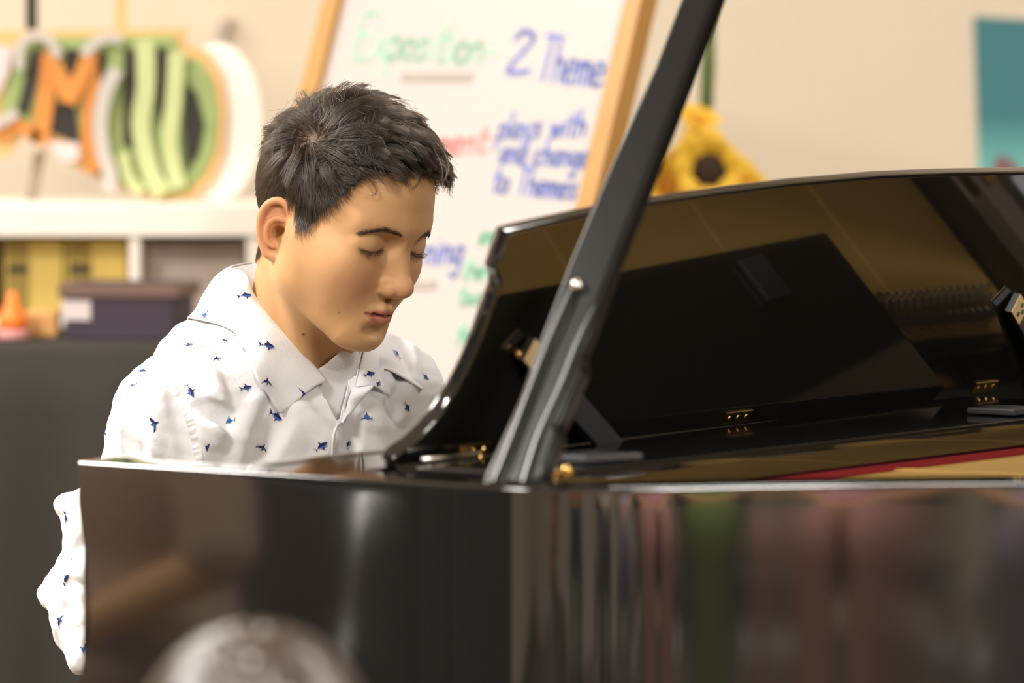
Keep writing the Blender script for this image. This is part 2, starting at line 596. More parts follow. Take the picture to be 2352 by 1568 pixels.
def rim_reach(k):
    ds = [p[0] for p in inner if abs(p[1] - k) < 0.02 and p[0] > 0.4]
    return min(max(ds) - 0.06 if ds else 1.2, 1.32)


for i in range(150):
    k = 0.10 + 1.24 * i / 149
    if 0.60 < k < 0.635 or 0.93 < k < 0.955:
        continue
    e = max(rim_reach(k + 0.05), 0.50)
    bass = k > 0.955
    add_tube(cw if bass else st, [Vector(dk(0.54, k, 0.953)), Vector(dk(e, min(k + 0.06 * (e - .37), PW - 0.07), 0.953))], 0.0016 if bass else 0.0006, 5, False)
    for dd in (0.0, 0.018):
        p = Vector(dk(0.352 + dd + 0.012 * (i % 2), k, 0.967))
        add_tube(pins, [p, p + Vector((0, 0, 0.022))], 0.0032, 6)
    dmp = min(0.70 + 0.05 * k, max([p[0] for p in inner if abs(p[1] - k) < 0.02 and p[0] > 0.4] or [1.2]) - 0.06)
    if i % 2 == 0 and k < 1.3 and dmp > 0.50:
        add_box(damp, dk(dmp, k, 0.962), (0.038, 0.011, 0.016), Euler((0, 0, ang)), 0.002, 1)
tag(pobj('steel_strings', st, M_STEEL), kind='stuff')
tag(pobj('copper_strings', cw, M_COPPER), kind='stuff')
tag(pobj('tuning_pins', pins, M_STEEL), kind='stuff')
tag(pobj('damper_heads', damp, M_BLACK), kind='stuff')
pobj('bridge', tube([Vector(dk(0.50, 0.13, 0.945)), Vector(dk(0.66, 0.33, 0.945)), Vector(dk(0.88, 0.62, 0.945)), Vector(dk(1.15, 0.95, 0.945))], 0.010, 6), M_WOODIN)

# ---- music-desk tray
up = Vector((0, 0, 1))
zt = 1.000
ta, tb = hit_plane(1258, 1086, (0, 0, zt), up), hit_plane(2470, 948, (0, 0, zt), up)
bd = Vector((PD[0], PD[1], 0))
bkv = Vector((PK[0], PK[1], 0))
te = tb + (tb - ta) * 0.17
poly = [ta, te, te - bd * 0.205, ta - bd * 0.13]
poly = [Vector((p.x, p.y, 0)) for p in poly]
tray = pobj('music_tray', prism(poly, (0, 0, 0.9735), (0, 0, zt), 0.0045, 4), M_BLACK)
sharp(tray, 40)
tv = (te - ta).normalized()
rf = pobj('felt_strip', prism([Vector((p.x, p.y, 0)) for p in (ta + tv * 0.10 + bd * 0.001, te + bd * 0.001, te - bd * 0.03, ta + tv * 0.10 - bd * 0.03)], (0, 0, 0.9665), (0, 0, 0.9732), 0), M_FELT)

# ---- music desk
base0 = hit_plane(880, 1057, (0, 0, 1.003), up)
LEAN = math.radians(24)
dn = (bd * math.cos(LEAN) - up * math.sin(LEAN)).normalized()     # faces the strings
ds_ = (bd * math.sin(LEAN) + up * math.cos(LEAN)).normalized()    # up the desk


def on_desk(px, py, off=0.0):
    return hit_plane(px, py, base0 + dn * off, dn)


def desk_ts(p):
    return (p - base0).dot(bkv), (p - base0).dot(ds_)


left_pix = [(1010, 1096), (940, 1092), (900, 1084), (882, 1070), (873, 1052), (876, 1036), (890, 1021), (922, 1000), (955, 970), (988, 930), (1022, 878), (1052, 818), (1076, 760), (1095, 704), (1108, 668),
            (1117, 645), (1119, 628), (1114, 615), (1109, 605), (1117, 580), (1128, 548), (1139, 517)]
top_pix = [(1180, 507), (1300, 481), (1400, 461), (1500, 446), (1650, 425), (1800, 407), (2000, 390), (2150, 384)]
Lp = [desk_ts(on_desk(*p)) for p in left_pix]
Tp = [desk_ts(on_desk(*p)) for p in top_pix]
print('desk', [tuple(round(v, 3) for v in q) for q in Lp[:8:3] + Tp], [tuple(round(v, 3) for v in to_dk(np.array(base0)))])
tc = 0.665
tmax = 2 * tc - max(t for t, _ in Lp) - 0.03
Tp += [desk_ts(on_desk(*p)) for p in ((2352, 381), (2440, 383), (2520, 388))]
outl = Lp + [q for q in Tp if q[0] < tmax] + [(2 * tc - t, s) for t, s in Lp[::-1]]
poly = [base0 + bkv * t + ds_ * s for t, s in outl]
desk = pobj('music_desk', prism(poly, Vector((0, 0, 0)), dn * 0.014, 0.003, 3), M_BLACK)
sharp(desk, 35)
desk['label'] = 'tall black music desk with scooped ends and an arched top'
DOFF = 0.0145


def plate_on(p0, n, ux, uy, w, h, t, m, name, parent, bevel=0.001, screws=()):
    """Small metal plate on a surface: centre p0, face normal n, sides along ux, uy; screws at (x, y)."""
    poly = [p0 + ux * a * w / 2 + uy * b * h / 2 for a, b in ((-1, -1), (1, -1), (1, 1), (-1, 1))]
    o = pobj(name, prism(poly, n * 0.0, n * t, bevel), m, parent)
    for i, (x, y) in enumerate(screws):
        c = p0 + ux * x + uy * y + n * t
        bm = bmesh.new()
        M = Matrix.Translation(c - n * 0.0002) @ n.to_track_quat('Z', 'Y').to_matrix().to_4x4()
        add_lathe(bm, [(0.0030, 0), (0.0026, 0.0007), (0.0010, 0.0008)], 12, M)
        s_ = obj('screw', bm, o, M_DARKM if name == 'strut_hinge' else M_BRASS)
        s_.data.transform(Matrix.Translation(-PO))
    return o


# hinges along the foot of the desk
for px, py in ((1692, 957), (2261, 888), (1085, 1033)):
    c = on_desk(px, py, DOFF)
    plate_on(c, dn, bkv, ds_, 0.046, 0.0125, 0.0016, M_BRASS, 'desk_hinge', desk, 0.0004, ((-0.015, 0), (0, 0), (0.015, 0)))
# struts behind the desk
for tpix, foot in (((2313, 690), 0), ((1194, 796), 0)):
    c = on_desk(*tpix, DOFF)
    if foot == 0 and tpix[0] > 2000:
        e = on_desk(2412, 930, DOFF) + bd * 0.022
    else:
        e = on_desk(1366, 1042, DOFF) + bd * 0.020
    ax_ = (e - c).normalized()
    sx = (bkv - ax_ * bkv.dot(ax_)).normalized()
    n2 = sx.cross(ax_)
    n2 = n2 if n2.dot(bd) > 0 else -n2
    w = 0.0215
    st_ = pobj('desk_strut', prism([c + sx * w / 2, c - sx * w / 2, e - sx * w / 2, e + sx * w / 2], n2 * 0.002, n2 * 0.010, 0.0012), M_DARKM, desk)
    plate_on(c - ax_ * -0.0125 + n2 * 0.010, n2, sx, ax_, w * 0.98, 0.027, 0.0012, M_SATIN, 'strut_hinge', st_, 0.0004, ((-0.004, 0.002), (0.005, 0.002), (0.0, 0.009)) if False else ((-0.0050, 0.0005), (0.0050, -0.0005), (0.001, 0.0065)))
# brackets, slide rod and bolts
for (x0, y0), (x1, y1) in (((1345, 1064), (1476, 1056)), ((2330, 955), (2400, 948))):
    a, b = hit_plane(x0, y0, (0, 0, zt + 0.001), up), hit_plane(x1, y1, (0, 0, zt + 0.001), up)
    pobj('strut_rest', prism([a, b, b - bd * 0.05, a - bd * 0.05], (0, 0, 0), (0, 0, 0.006), 0.0015), M_DARKM, tray)
for px, py in ((1274, 1082), (1303, 1080)):
    c = hit_plane(px, py, (0, 0, zt + 0.004), up)
    bm = bmesh.new()
    bmesh.ops.create_uvsphere(bm, u_segments=12, v_segments=8, radius=0.0048, matrix=Matrix.Translation(c))
    pobj('tray_bolt', bm, M_BRASS, tray, smooth=True)
ra, rb = on_desk(968, 1056, DOFF + 0.007), on_desk(1098, 1041, DOFF + 0.007)
pobj('slide_rod', tube([ra, rb], 0.0027, 10), M_STEEL, tray, smooth=True)
rc = on_desk(1075, 1077, DOFF + 0.006)
pobj('rod_hook', tube([rc, rc + bkv * 0.014, rc + bkv * 0.018 + up * 0.006, rc + bkv * 0.016 + up * 0.014], 0.0025, 8), M_BRASS, tray, smooth=True)
kn = on_desk(1190, 812, DOFF + 0.004)
bm = bmesh.new(); bmesh.ops.create_uvsphere(bm, u_segments=12, v_segments=8, radius=0.004, matrix=Matrix.Translation(kn))
pobj('desk_knob', bm, M_BRASS, desk, smooth=True)

# ---- lid on its prop
hk, hz, LANG = PW - 0.005, 1.022, math.radians(36)


def lid_pt(d, k, off=0.0):
    """Point on the raised lid above closed-lid position (d, k); off = thickness above its underside."""
    r = hk - k
    return Vector(dk(d, hk - r * math.cos(LANG) + off * math.sin(LANG), hz + r * math.sin(LANG) + off * math.cos(LANG)))


ov = [OUT[i] - INN[i] * 0.012 for i in range(len(OUT))]
main = [tuple(p) for p in ov if p[0] > 0.40][::3]
poly = [lid_pt(0.40, -0.012)] + [lid_pt(*p) for p in main[1:-1] if p[1] < PW - 0.02] + [lid_pt(1.0, hk), lid_pt(0.40, hk)]
nl = (lid_pt(0.5, 0.5, 1) - lid_pt(0.5, 0.5, 0)).normalized()
lid = pobj('lid', prism(poly, nl * 0.0, nl * 0.018, 0.004, 2), M_BLACK)
poly = [lid_pt(0.42, -0.012), lid_pt(0.80, -0.012 + 0.28), lid_pt(0.80, hk), lid_pt(0.42, hk)]
pobj('lid_flap', prism(poly, nl * 0.019, nl * 0.034, 0.004, 2), M_BLACK)
for d in (0.5, 0.8, 0.98):
    pobj('lid_hinge', tube([Vector(dk(d, PW + 0.004, 1.012)), Vector(dk(d + 0.06, PW + 0.004, 1.012))], 0.007, 10), M_BRASS)

# prop: a broad notched stick with a short stick nested in its face
pb = hit_plane(1168, 1112, (0, 0, 1.0), up)
pa = (bkv * math.sin(LANG) + up * math.cos(LANG)).normalized()      # along the stick
pn = bd.cross(pa).normalized()
pn = pn if pn.y < 0 else -pn


def on_prop(px, py, off=0.0):
    return hit_plane(px, py, pb + pn * off, pn)


pl = [(1100, 1108), (1152, 1000), (1190, 915), (1207, 868), (1216, 838), (1224, 808), (1240, 770), (1262, 712), (1300, 612), (1400, 375), (1500, 155)]
pr = [(1530, 290), (1470, 446), (1420, 572), (1386, 664), (1352, 756), (1334, 800), (1332, 818), (1338, 832), (1333, 850), (1305, 915), (1286, 962), (1276, 975), (1284, 985), (1280, 1000), (1262, 1050), (1236, 1108)]
PL, PR = [on_prop(*p) for p in pl], [on_prop(*p) for p in pr]
# carry both edges straight on to the lid
eL, eR = (PL[-1] - PL[-3]).normalized(), (PR[0] - PR[2]).normalized()
def to_lid(p, v):
    a = lid_pt(0.5, 0.5)
    return p + v * ((a - p).dot(nl) / v.dot(nl))
lp, rp_ = to_lid(PL[-1], pa) - pa * 0.004, to_lid(PR[0], pa) - pa * 0.004
poly = PL + [PL[-1] + (lp - PL[-1]) * 0.98, PR[0] + (rp_ - PR[0]) * 0.98] + PR
prop = pobj('lid_prop', prism(poly, -pn * 0.018, pn * 0.0, 0.0048, 4), M_PROP)
sharp(prop, 50)
prop['label'] = 'long notched black prop stick'
# groove ridge: the short stick
cl = [(1322, 662), (1306, 700), (1262, 800), (1226, 890), (1190, 985), (1160, 1062), (1140, 1110)]
wd = [12, 17, 18, 19, 20, 21, 21]
bm = bmesh.new()
rows = []
C3 = [on_prop(*p) for p in cl]
ctr = [Vector(p) for p in smooth_path([tuple(c) for c in C3], 6)]
ww = [float(p[0]) for p in smooth_path([(w / F * 3.7,) for w in wd], 6)]
for c, w in zip(ctr, ww):
    rows.append([bm.verts.new(c + bd * (w * 1.15 * math.cos(a)) + pn * (0.0055 * math.sin(a) - 0.001)) for a in np.linspace(0, math.pi, 11)])
for a, b in zip(rows[:-1], rows[1:]):
    for j in range(10):
        bm.faces.new((a[j], a[j + 1], b[j + 1], b[j]))
bm.faces.new(rows[0])
bmesh.ops.recalc_face_normals(bm, faces=bm.faces[:])
ss = pobj('short_prop', bm, M_PROP, prop, smooth=True)
c = on_prop(1326, 655, 0.003)
bm = bmesh.new(); bmesh.ops.create_uvsphere(bm, u_segments=14, v_segments=10, radius=0.0055, matrix=Matrix.Translation(c))
pobj('prop_pin', bm, M_STEEL, prop, smooth=True)
# second ridge running down the right of the groove
cl = [(1372, 700), (1330, 790), (1290, 890), (1240, 1000), (1205, 1108)]
bm = bmesh.new(); rows = []
ctr = [Vector(p) for p in smooth_path([tuple(on_prop(*p)) for p in cl], 6)]
for i, c in enumerate(ctr):
    w = 0.0065 * min(1, 0.35 + i / 6)
    rows.append([bm.verts.new(c + bd * (w * math.cos(a)) + pn * (0.003 * math.sin(a) - 0.001)) for a in np.linspace(0, math.pi, 9)])
for a, b in zip(rows[:-1], rows[1:]):
    for j in range(8):
        bm.faces.new((a[j], a[j + 1], b[j + 1], b[j]))
bmesh.ops.recalc_face_normals(bm, faces=bm.faces[:])
pobj('prop_rail', bm, M_PROP, prop, smooth=True)
# hinge block on the rim under the prop
pobj('prop_hinge', prism([Vector(dk(d, k, 0)) for d, k in ((0.385, 0.006), (0.470, 0.018), (0.462, 0.047), (0.385, 0.047))], (0, 0, 0.9995), (0, 0, 1.002), 0.0008), M_BLACK)
# plate screws near the rim
for px, py in ((1802, 1106), (1596, 1098), (1916, 1078)):
    c = hit_plane(px, py, (0, 0, 0.968), up)
    bm = bmesh.new(); add_lathe(bm, [(0.007, 0), (0.007, 0.003), (0.003, 0.0045)], 12, Matrix.Translation(c - up * 0.002))
    pobj('plate_bolt', bm, M_STEEL)

# bench
bench = thing('piano_bench', 'black piano bench under the boy', 'bench', tuple(np.array([*(np.array([-0.205, 4.56]) - PD * 0.06), 0])))
bench.rotation_euler = (0, 0, ang)
obj('seat', box((0, 0, 0.445), (0.36, 0.76, 0.07), bevel=0.02, seg=4), bench, mat('black_vinyl', (0.02, 0.02, 0.02, 1), 0.4))
for sx in (-0.14, 0.14):
    for sy in (-0.33, 0.33):
        obj('leg', box((sx, sy, 0.205), (0.045, 0.045, 0.41), bevel=0.004), bench, M_BLACK)

# ------------------------------------------------------------------ the pianist: one continuous body
def pose(yaw, pitch, roll):
    yaw, pitch, roll = (math.radians(a) for a in (yaw, pitch, roll))
    f0 = np.array([math.sin(yaw), -math.cos(yaw), 0.0])
    l0 = np.array([math.cos(yaw), math.sin(yaw), 0.0])
    u0 = np.array([0, 0, 1.0])
    f = f0 * math.cos(pitch) - u0 * math.sin(pitch)
    u = u0 * math.cos(pitch) + f0 * math.sin(pitch)
    l = l0 * math.cos(roll) + u * math.sin(roll)
    u2 = u * math.cos(roll) - l0 * math.sin(roll)
    return np.stack([f, l, u2], 1)


HM = pose(51.0, 19.0, -4.0)
HS = 0.90
HO = np.array([-0.168, 4.50, 1.1615])


def hp(x, y, z):
    return HO + HM @ (np.array([x, y, z]) * HS)


def to_head(V):
    return (np.asarray(V) - HO) @ HM / HS


def build_head(fd):
    S = HS
    def E(c, r, k=0.01, op='add', R=None, cut=None, both=False):
        for sg in ((1, -1) if both else (1,)):
            cc = (c[0], c[1] * sg, c[2])
            RR = np.eye(3) if R is None else R(sg)
            ct = None if cut is None else ((cut[0][0], cut[0][1] * sg, cut[0][2]), cut[1] * S)
            fd.ell(hp(*cc), np.array(r) * S, HM @ RR, k * S, op, ct)
    def C(a, b, ra, rb, k=0.01, op='add', both=False):
        for sg in ((1, -1) if both else (1,)):
            fd.caps(hp(a[0], a[1] * sg, a[2]), hp(b[0], b[1] * sg, b[2]), ra * S, rb * S, k * S, op)
    def chain(pts, rs, k, op='add', both=False):
        for i in range(len(pts) - 1):
            C(pts[i], pts[i + 1], rs[i], rs[i + 1], k, op, both)
    # skull
    E((-0.014, 0, 0.053), (0.097, 0.076, 0.088), 0.01)
    E((0.030, 0, 0.055), (0.0605, 0.064, 0.066), 0.03)
    E((0.028, 0, -0.020), (0.056, 0.058, 0.066), 0.03)
    # jaw, chin, mouth mound, cheeks
    C((0.004, 0.050, -0.042), (0.062, 0.022, -0.080), 0.016, 0.015, 0.03, both=True)
    C((0.004, 0.050, -0.040), (0.0, 0.058, 0.0), 0.016, 0.014, 0.03, both=True)
    E((0.074, 0, -0.083), (0.0150, 0.019, 0.0135), 0.022)
    E((0.063, 0, -0.050), (0.0260, 0.030, 0.028), 0.02)
    E((0.050, 0.036, -0.020), (0.030, 0.024, 0.032), 0.02, both=True)
    E((0.036, 0.049, -0.003), (0.034, 0.016, 0.020), 0.03, both=True)
    # brow
    C((0.0815, 0.010, 0.041), (0.064, 0.046, 0.041), 0.0115, 0.0105, 0.018, both=True)
    # eye sockets
    E((0.090, 0.0352, 0.0215), (0.0150, 0.0205, 0.0130), 0.014, 'sub', both=True)
    E((0.092, 0.0185, 0.0215), (0.0085, 0.008, 0.012), 0.010, 'sub', both=True)
    # nose
    C((0.0835, 0, 0.024), (0.1025, 0, -0.013), 0.0068, 0.0083, 0.014)
    C((0.082, 0, 0.005), (0.094, 0, -0.018), 0.012, 0.0125, 0.012)
    E((0.1055, 0, -0.0165), (0.0105, 0.0105, 0.0098), 0.007)
    E((0.0945, 0.0125, -0.0205), (0.0112, 0.0068, 0.0085), 0.005, both=True)
    C((0.0935, 0.0185, -0.0150), (0.0865, 0.0195, -0.0240), 0.0016, 0.0016, 0.004, 'sub', both=True)
    C((0.0985, 0.0070, -0.0330), (0.0975, 0.0078, -0.0235), 0.0036, 0.0030, 0.002, 'sub', both=True)
    # lids over the lowered eyes
    ec = np.array((0.0660, 0.0362, 0.0198))
    E(ec + (-0.0005, 0, -0.0005), (0.0150, 0.0198, 0.0138), 0.008, both=True)
    E(ec, (0.0162, 0.0205, 0.0146), 0.0035, both=True, cut=((0.25, 0.12, 1.0), -0.0022))
    # lips
    C((0.0900, 0.0022, -0.0360), (0.0930, 0.0026, -0.0410), 0.0026, 0.0020, 0.006, 'sub')
    up = [(0.0700, 0.0235, -0.0525), (0.0830, 0.0140, -0.0485), (0.0900, 0.0050, -0.0462), (0.0900, -0.0050, -0.0462), (0.0830, -0.0140, -0.0485), (0.0700, -0.0235, -0.0525)]
    chain(up, [0.0022, 0.0042, 0.0048, 0.0048, 0.0042, 0.0022], 0.006)
    lo = [(0.0700, 0.0225, -0.0545), (0.0820, 0.0130, -0.0575), (0.0875, 0.0, -0.0585), (0.0820, -0.0130, -0.0575), (0.0700, -0.0225, -0.0545)]
    chain(lo, [0.0022, 0.0050, 0.0060, 0.0050, 0.0022], 0.006)
    sl = [(0.0735, 0.0250, -0.0538), (0.0880, 0.0135, -0.0522), (0.0955, 0.0, -0.0520), (0.0880, -0.0135, -0.0522), (0.0735, -0.0250, -0.0538)]
    chain(sl, [0.0009, 0.0015, 0.0013, 0.0015, 0.0009], 0.003, 'sub')
    E((0.0905, 0, -0.0705), (0.0085, 0.017, 0.0055), 0.010, 'sub')
    # ears
    for sg in (1, -1):
        a, fl = math.radians(-4), math.radians(33)
        u = np.array([math.cos(fl), -math.sin(fl) * sg, 0.0])      # forward along the ear
        w = np.array([math.sin(fl), math.cos(fl) * sg, 0.0])       # outward
        v = np.array([0, 0, 1.0])
        u, v = u * math.cos(a) - v * math.sin(a), v * math.cos(a) + u * math.sin(a)
        o = np.array([-0.0225, 0.0735 * sg, -0.0020])
        Re = HM @ np.stack([u, w, v], 1)
        e = lambda p: hp(*(o + u * p[0] + w * p[1] + v * p[2]))
        fd.ell(e((-0.004, -0.002, 0.004)), np.array((0.0150, 0.0040, 0.0270)) * S, Re, 0.005 * S)
        fd.ell(e((-0.002, -0.007, 0.0)), np.array((0.0110, 0.0080, 0.020)) * S, Re, 0.006 * S)
        fd.ell(e((-0.0035, 0.0045, 0.008)), np.array((0.0125, 0.0040, 0.0215)) * S, Re, 0.003 * S, 'sub')
        helix = [(0.006, 0.0, 0.001), (0.0115, 0.0018, 0.010), (0.0110, 0.0030, 0.021), (0.0050, 0.0032, 0.0295), (-0.0040, 0.0030, 0.0325), (-0.0130, 0.0030, 0.0280), (-0.0185, 0.0028, 0.0180),
                 (-0.0190, 0.0022, 0.0060), (-0.0160, 0.0012, -0.0070), (-0.0105, 0.0, -0.0180), (-0.0040, -0.0005, -0.0260), (0.0030, -0.0005, -0.0275)]
        hp_ = smooth_path([(*p, r) for p, r in zip(helix, [0.0020, 0.0030, 0.0034, 0.0036, 0.0037, 0.0037, 0.0035, 0.0033, 0.0033, 0.0038, 0.0048, 0.0046])], 4)
        helix, hr = [tuple(p[:3]) for p in hp_], [float(p[3]) for p in hp_]
        for i in range(len(helix) - 1):
            fd.caps(e(helix[i]), e(helix[i + 1]), hr[i] * S, hr[i + 1] * S, 0.0012 * S)
        anti = [(0.0060, 0.0012, 0.0135), (-0.0030, 0.0018, 0.0130), (-0.0095, 0.0020, 0.0060), (-0.0100, 0.0018, -0.0040), (-0.0060, 0.0012, -0.0130), (0.0005, 0.0010, -0.0165)]
        anti = [tuple(p) for p in smooth_path(anti, 4)]
        for i in range(len(anti) - 1):
            fd.caps(e(anti[i]), e(anti[i + 1]), 0.0030 * S, 0.0030 * S, 0.0015 * S)
        fd.ell(e((0.0030, 0.003, -0.003)), np.array((0.0090, 0.0075, 0.0115)) * S, Re, 0.003 * S, 'sub')
        fd.ell(e((0.0030, -0.004, -0.003)), np.array((0.0068, 0.0125, 0.0080)) * S, Re, 0.003 * S, 'sub')
        fd.ell(e((0.0125, 0.001, -0.0050)), np.array((0.0050, 0.0042, 0.0065)) * S, Re, 0.005 * S)


# torso frame: the trunk turns a little more to the room than the head does
TF = np.array([0.68, -0.73, 0.0]); TF /= np.linalg.norm(TF)
TR = np.array([TF[1], -TF[0], 0.0])          # his right, towards the lens
UP = np.array([0, 0, 1.0])
NECK = np.array([-0.205, 4.560, 1.035])      # base of the neck


def tp(f, r, u):
    return NECK + TF * f + TR * r + UP * u


SH_R, SH_L = tp(-0.005, 0.150, -0.048), tp(0.0, -0.115, -0.040)
EL_R, EL_L = np.array([-0.400, 4.50, 0.800]), tp(0.03, -0.200, -0.235)

KEY_Z = 0.735
WR_R, WR_L = dk(-0.130, 0.500, 0.790), dk(-0.130, 0.760, 0.790)


def hand(fd, wrist, k0, side):
    """Palm, four curved fingers and a thumb resting on the keys; side +1 = thumb towards the bass."""
    z = wrist[2]
    palm = dk(-0.065, k0, z + 0.004)
    fd.caps(wrist, palm, 0.019, 0.020, 0.012)
    for q in (-0.026, -0.009, 0.009, 0.026):
        fd.caps(palm, dk(-0.045, k0 + q, z + 0.006), 0.014, 0.011, 0.010)
    for q, L in ((-0.030, 0.052), (-0.0105, 0.060), (0.0105, 0.066), (0.030, 0.062)):
        q *= side * -1
        a = dk(-0.045, k0 + q * 0.95, z + 0.006)
        b = dk(-0.045 + L * 0.50, k0 + q * 1.08, z + 0.004)
        c = dk(-0.045 + L * 0.82, k0 + q * 1.12, z - 0.018)
        e = dk(-0.045 + L * 0.98, k0 + q * 1.13, KEY_Z + 0.008)
        fd.caps(a, b, 0.0085, 0.0075, 0.004)
        fd.caps(b, c, 0.0075, 0.0068, 0.002)
        fd.caps(c, e, 0.0068, 0.0060, 0.002)
    a = dk(-0.095, k0 + side * 0.020, z - 0.004)
    b = dk(-0.060, k0 + side * 0.046, z - 0.016)
    c = dk(-0.035, k0 + side * 0.056, z - 0.032)
    e = dk(-0.012, k0 + side * 0.056, KEY_Z + 0.009)
    fd.caps(a, b, 0.0120, 0.0095, 0.008)
    fd.caps(b, c, 0.0090, 0.0082, 0.002)
    fd.caps(c, e, 0.0080, 0.0068, 0.002)


HIP_R, HIP_L = tp(-0.06, 0.085, -0.475), tp(-0.06, -0.085, -0.475)
KNEE_R, KNEE_L = HIP_R + np.array([PD[0], PD[1], 0]) * 0.36 + UP * 0.01, HIP_L + np.array([PD[0], PD[1], 0]) * 0.36 + UP * 0.01
ANK_R, ANK_L = KNEE_R * [1, 1, 0] + UP * 0.095, KNEE_L * [1, 1, 0] + UP * 0.095


def build_body(fine=0.0011, coarse=0.005):
    lo, hi = HO - 0.128, HO + 0.128
    ax = axis([(-0.60, lo[0], coarse), (lo[0], hi[0], fine), (hi[0], 0.34, coarse)])
    ay = axis([(4.10, lo[1], coarse), (lo[1], hi[1], fine), (hi[1], 4.98, coarse)])
    az = axis([(0.04, HO[2] - 0.13, coarse), (HO[2] - 0.13, HO[2] + 0.13, fine), (HO[2] + 0.13, 1.33, coarse)])
    fd = Field(ax, ay, az)
    build_head(fd)
    # neck with the two straps of muscle
    fd.caps(hp(-0.028, 0, -0.035), tp(-0.012, 0, -0.01), 0.048, 0.054, 0.022)
    fd.caps(hp(-0.005, -0.052, -0.035), tp(0.034, 0.012, -0.035), 0.0105, 0.008, 0.016)
    fd.caps(hp(-0.005, 0.052, -0.035), tp(0.034, -0.012, -0.035), 0.0105, 0.008, 0.016)
    # trunk, arms, legs
    fd.ell(tp(-0.02, 0.010, -0.16), (0.085, 0.135, 0.17), np.stack([TF, TR, UP], 1), 0.03)
    fd.ell(tp(-0.04, 0.0, -0.36), (0.085, 0.115, 0.19), np.stack([TF, TR, UP], 1), 0.05)
    fd.caps(SH_R, SH_L, 0.040, 0.040, 0.03)
    for S, E_, W in ((SH_R, EL_R, WR_R), (SH_L, EL_L, WR_L)):
        fd.caps(S, E_, 0.038, 0.025, 0.015)
        fd.caps(E_, W, 0.025, 0.020, 0.010)
    hand(fd, WR_R, 0.500, 1)
    hand(fd, WR_L, 0.760, -1)
    for H_, K_, A_ in ((HIP_R, KNEE_R, ANK_R), (HIP_L, KNEE_L, ANK_L)):
        fd.caps(H_, K_, 0.068, 0.048, 0.03)
        fd.caps(K_, A_, 0.047, 0.030, 0.01)
        fd.caps(A_ + UP * -0.035, A_ + np.array([PD[0], PD[1], 0]) * 0.13 - UP * 0.05, 0.032, 0.024, 0.015)
    return fd


def lin(r, g, b):
    return np.array(srgb(r, g, b)[:3])


def lash_dz(dy):
    return -0.0010 - 0.13 * dy - 0.0048 * (1 - (dy / 0.0185) ** 2)


def skin_colors(V):
    h = to_head(V)
    x, y, z = h.T
    ay = np.abs(y)
    base = np.tile(lin(206, 160, 114), (len(V), 1))
    def blend(c, w):
        nonlocal base
        w = np.clip(w, 0, 1)[:, None]
        base = base * (1 - w) + np.asarray(c) * w
    def g(c, r, both=True):
        yy = ay if both else y
        return np.exp(-(((x - c[0]) / r[0]) ** 2 + ((yy - c[1]) / r[1]) ** 2 + ((z - c[2]) / r[2]) ** 2))
    blend(lin(206, 136, 104), 0.45 * g((0.066, 0.040, -0.022), (0.03, 0.022, 0.020)))
    blend(lin(212, 140, 108), 0.45 * g((0.108, 0.0, -0.018), (0.014, 0.014, 0.012)))
    ear = ear_mask(h)
    blend(lin(212, 146, 108), 0.6 * ear)
    blend(lin(165, 110, 82), 0.45 * g((0.078, 0.030, 0.003), (0.012, 0.016, 0.006)))
    # lips
    zc = -0.0522 + 0.0 * x
    upw = np.clip(1 - ay / 0.0245, 0, 1)
    up_edge = zc + 0.0088 * upw ** 0.6 - 0.0012 * np.exp(-(y / 0.003) ** 2)
    lo_edge = zc - 0.0125 * upw ** 0.55
    lip = np.clip((up_edge - z) / 0.0010, 0, 1) * np.clip((z - lo_edge) / 0.0016, 0, 1) * (x > 0.07) * (ay < 0.0245)
    blend(lin(186, 108, 94), 0.8 * lip)
    mouth = np.exp(-((z + 0.0523) / 0.0014) ** 2) * (x > 0.072) * (ay < 0.0235)
    blend(lin(90, 36, 32), 0.75 * mouth)
    # dark lash line where the lids meet
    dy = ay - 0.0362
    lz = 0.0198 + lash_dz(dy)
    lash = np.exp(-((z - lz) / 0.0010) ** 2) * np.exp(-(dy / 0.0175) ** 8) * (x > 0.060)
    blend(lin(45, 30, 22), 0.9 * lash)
    # scalp under the hair
    blend(lin(54, 41, 30), 0.92 * scalp_mask(h))
    for c, r, w in (((0.052, -0.047, -0.045), 0.0012, 0.7),):
        d = np.sqrt(((h - np.array(c)) ** 2).sum(1))
    return base


def ear_mask(h):
    d = np.sqrt(((h[:, 0] + 0.024) / 0.026) ** 2 + ((np.abs(h[:, 1]) - 0.083) / 0.0135) ** 2 + ((h[:, 2] - 0.002) / 0.040) ** 2)
    return np.clip((1.05 - d) / 0.12, 0, 1)


def scalp_mask(h):
    """1 on the hair-bearing scalp, 0 on face, ears and neck (head coordinates)."""
    x, y, z = h[:, 0], h[:, 1], h[:, 2]
    ay = np.abs(y)
    # hair line: height as a function of x on the side, of |y| on the brow
    front = 0.078 + 0.0 * x - 0.35 * np.clip(ay - 0.030, 0, 1)
    side = np.interp(x, [-0.12, -0.085, -0.060, -0.042, -0.022, -0.008, 0.008, 0.018, 0.028, 0.042, 0.052, 0.062, 0.09],
                        [-0.055, -0.052, -0.050, -0.025, 0.034, 0.030, 0.008, 0.012, 0.034, 0.052, 0.074, 0.092, 0.100])
    line = np.where(x > 0.045, np.maximum(side, front * 0 + side), side)
    return np.clip((z - line) / 0.004, 0, 1) * (1 - ear_mask(h))


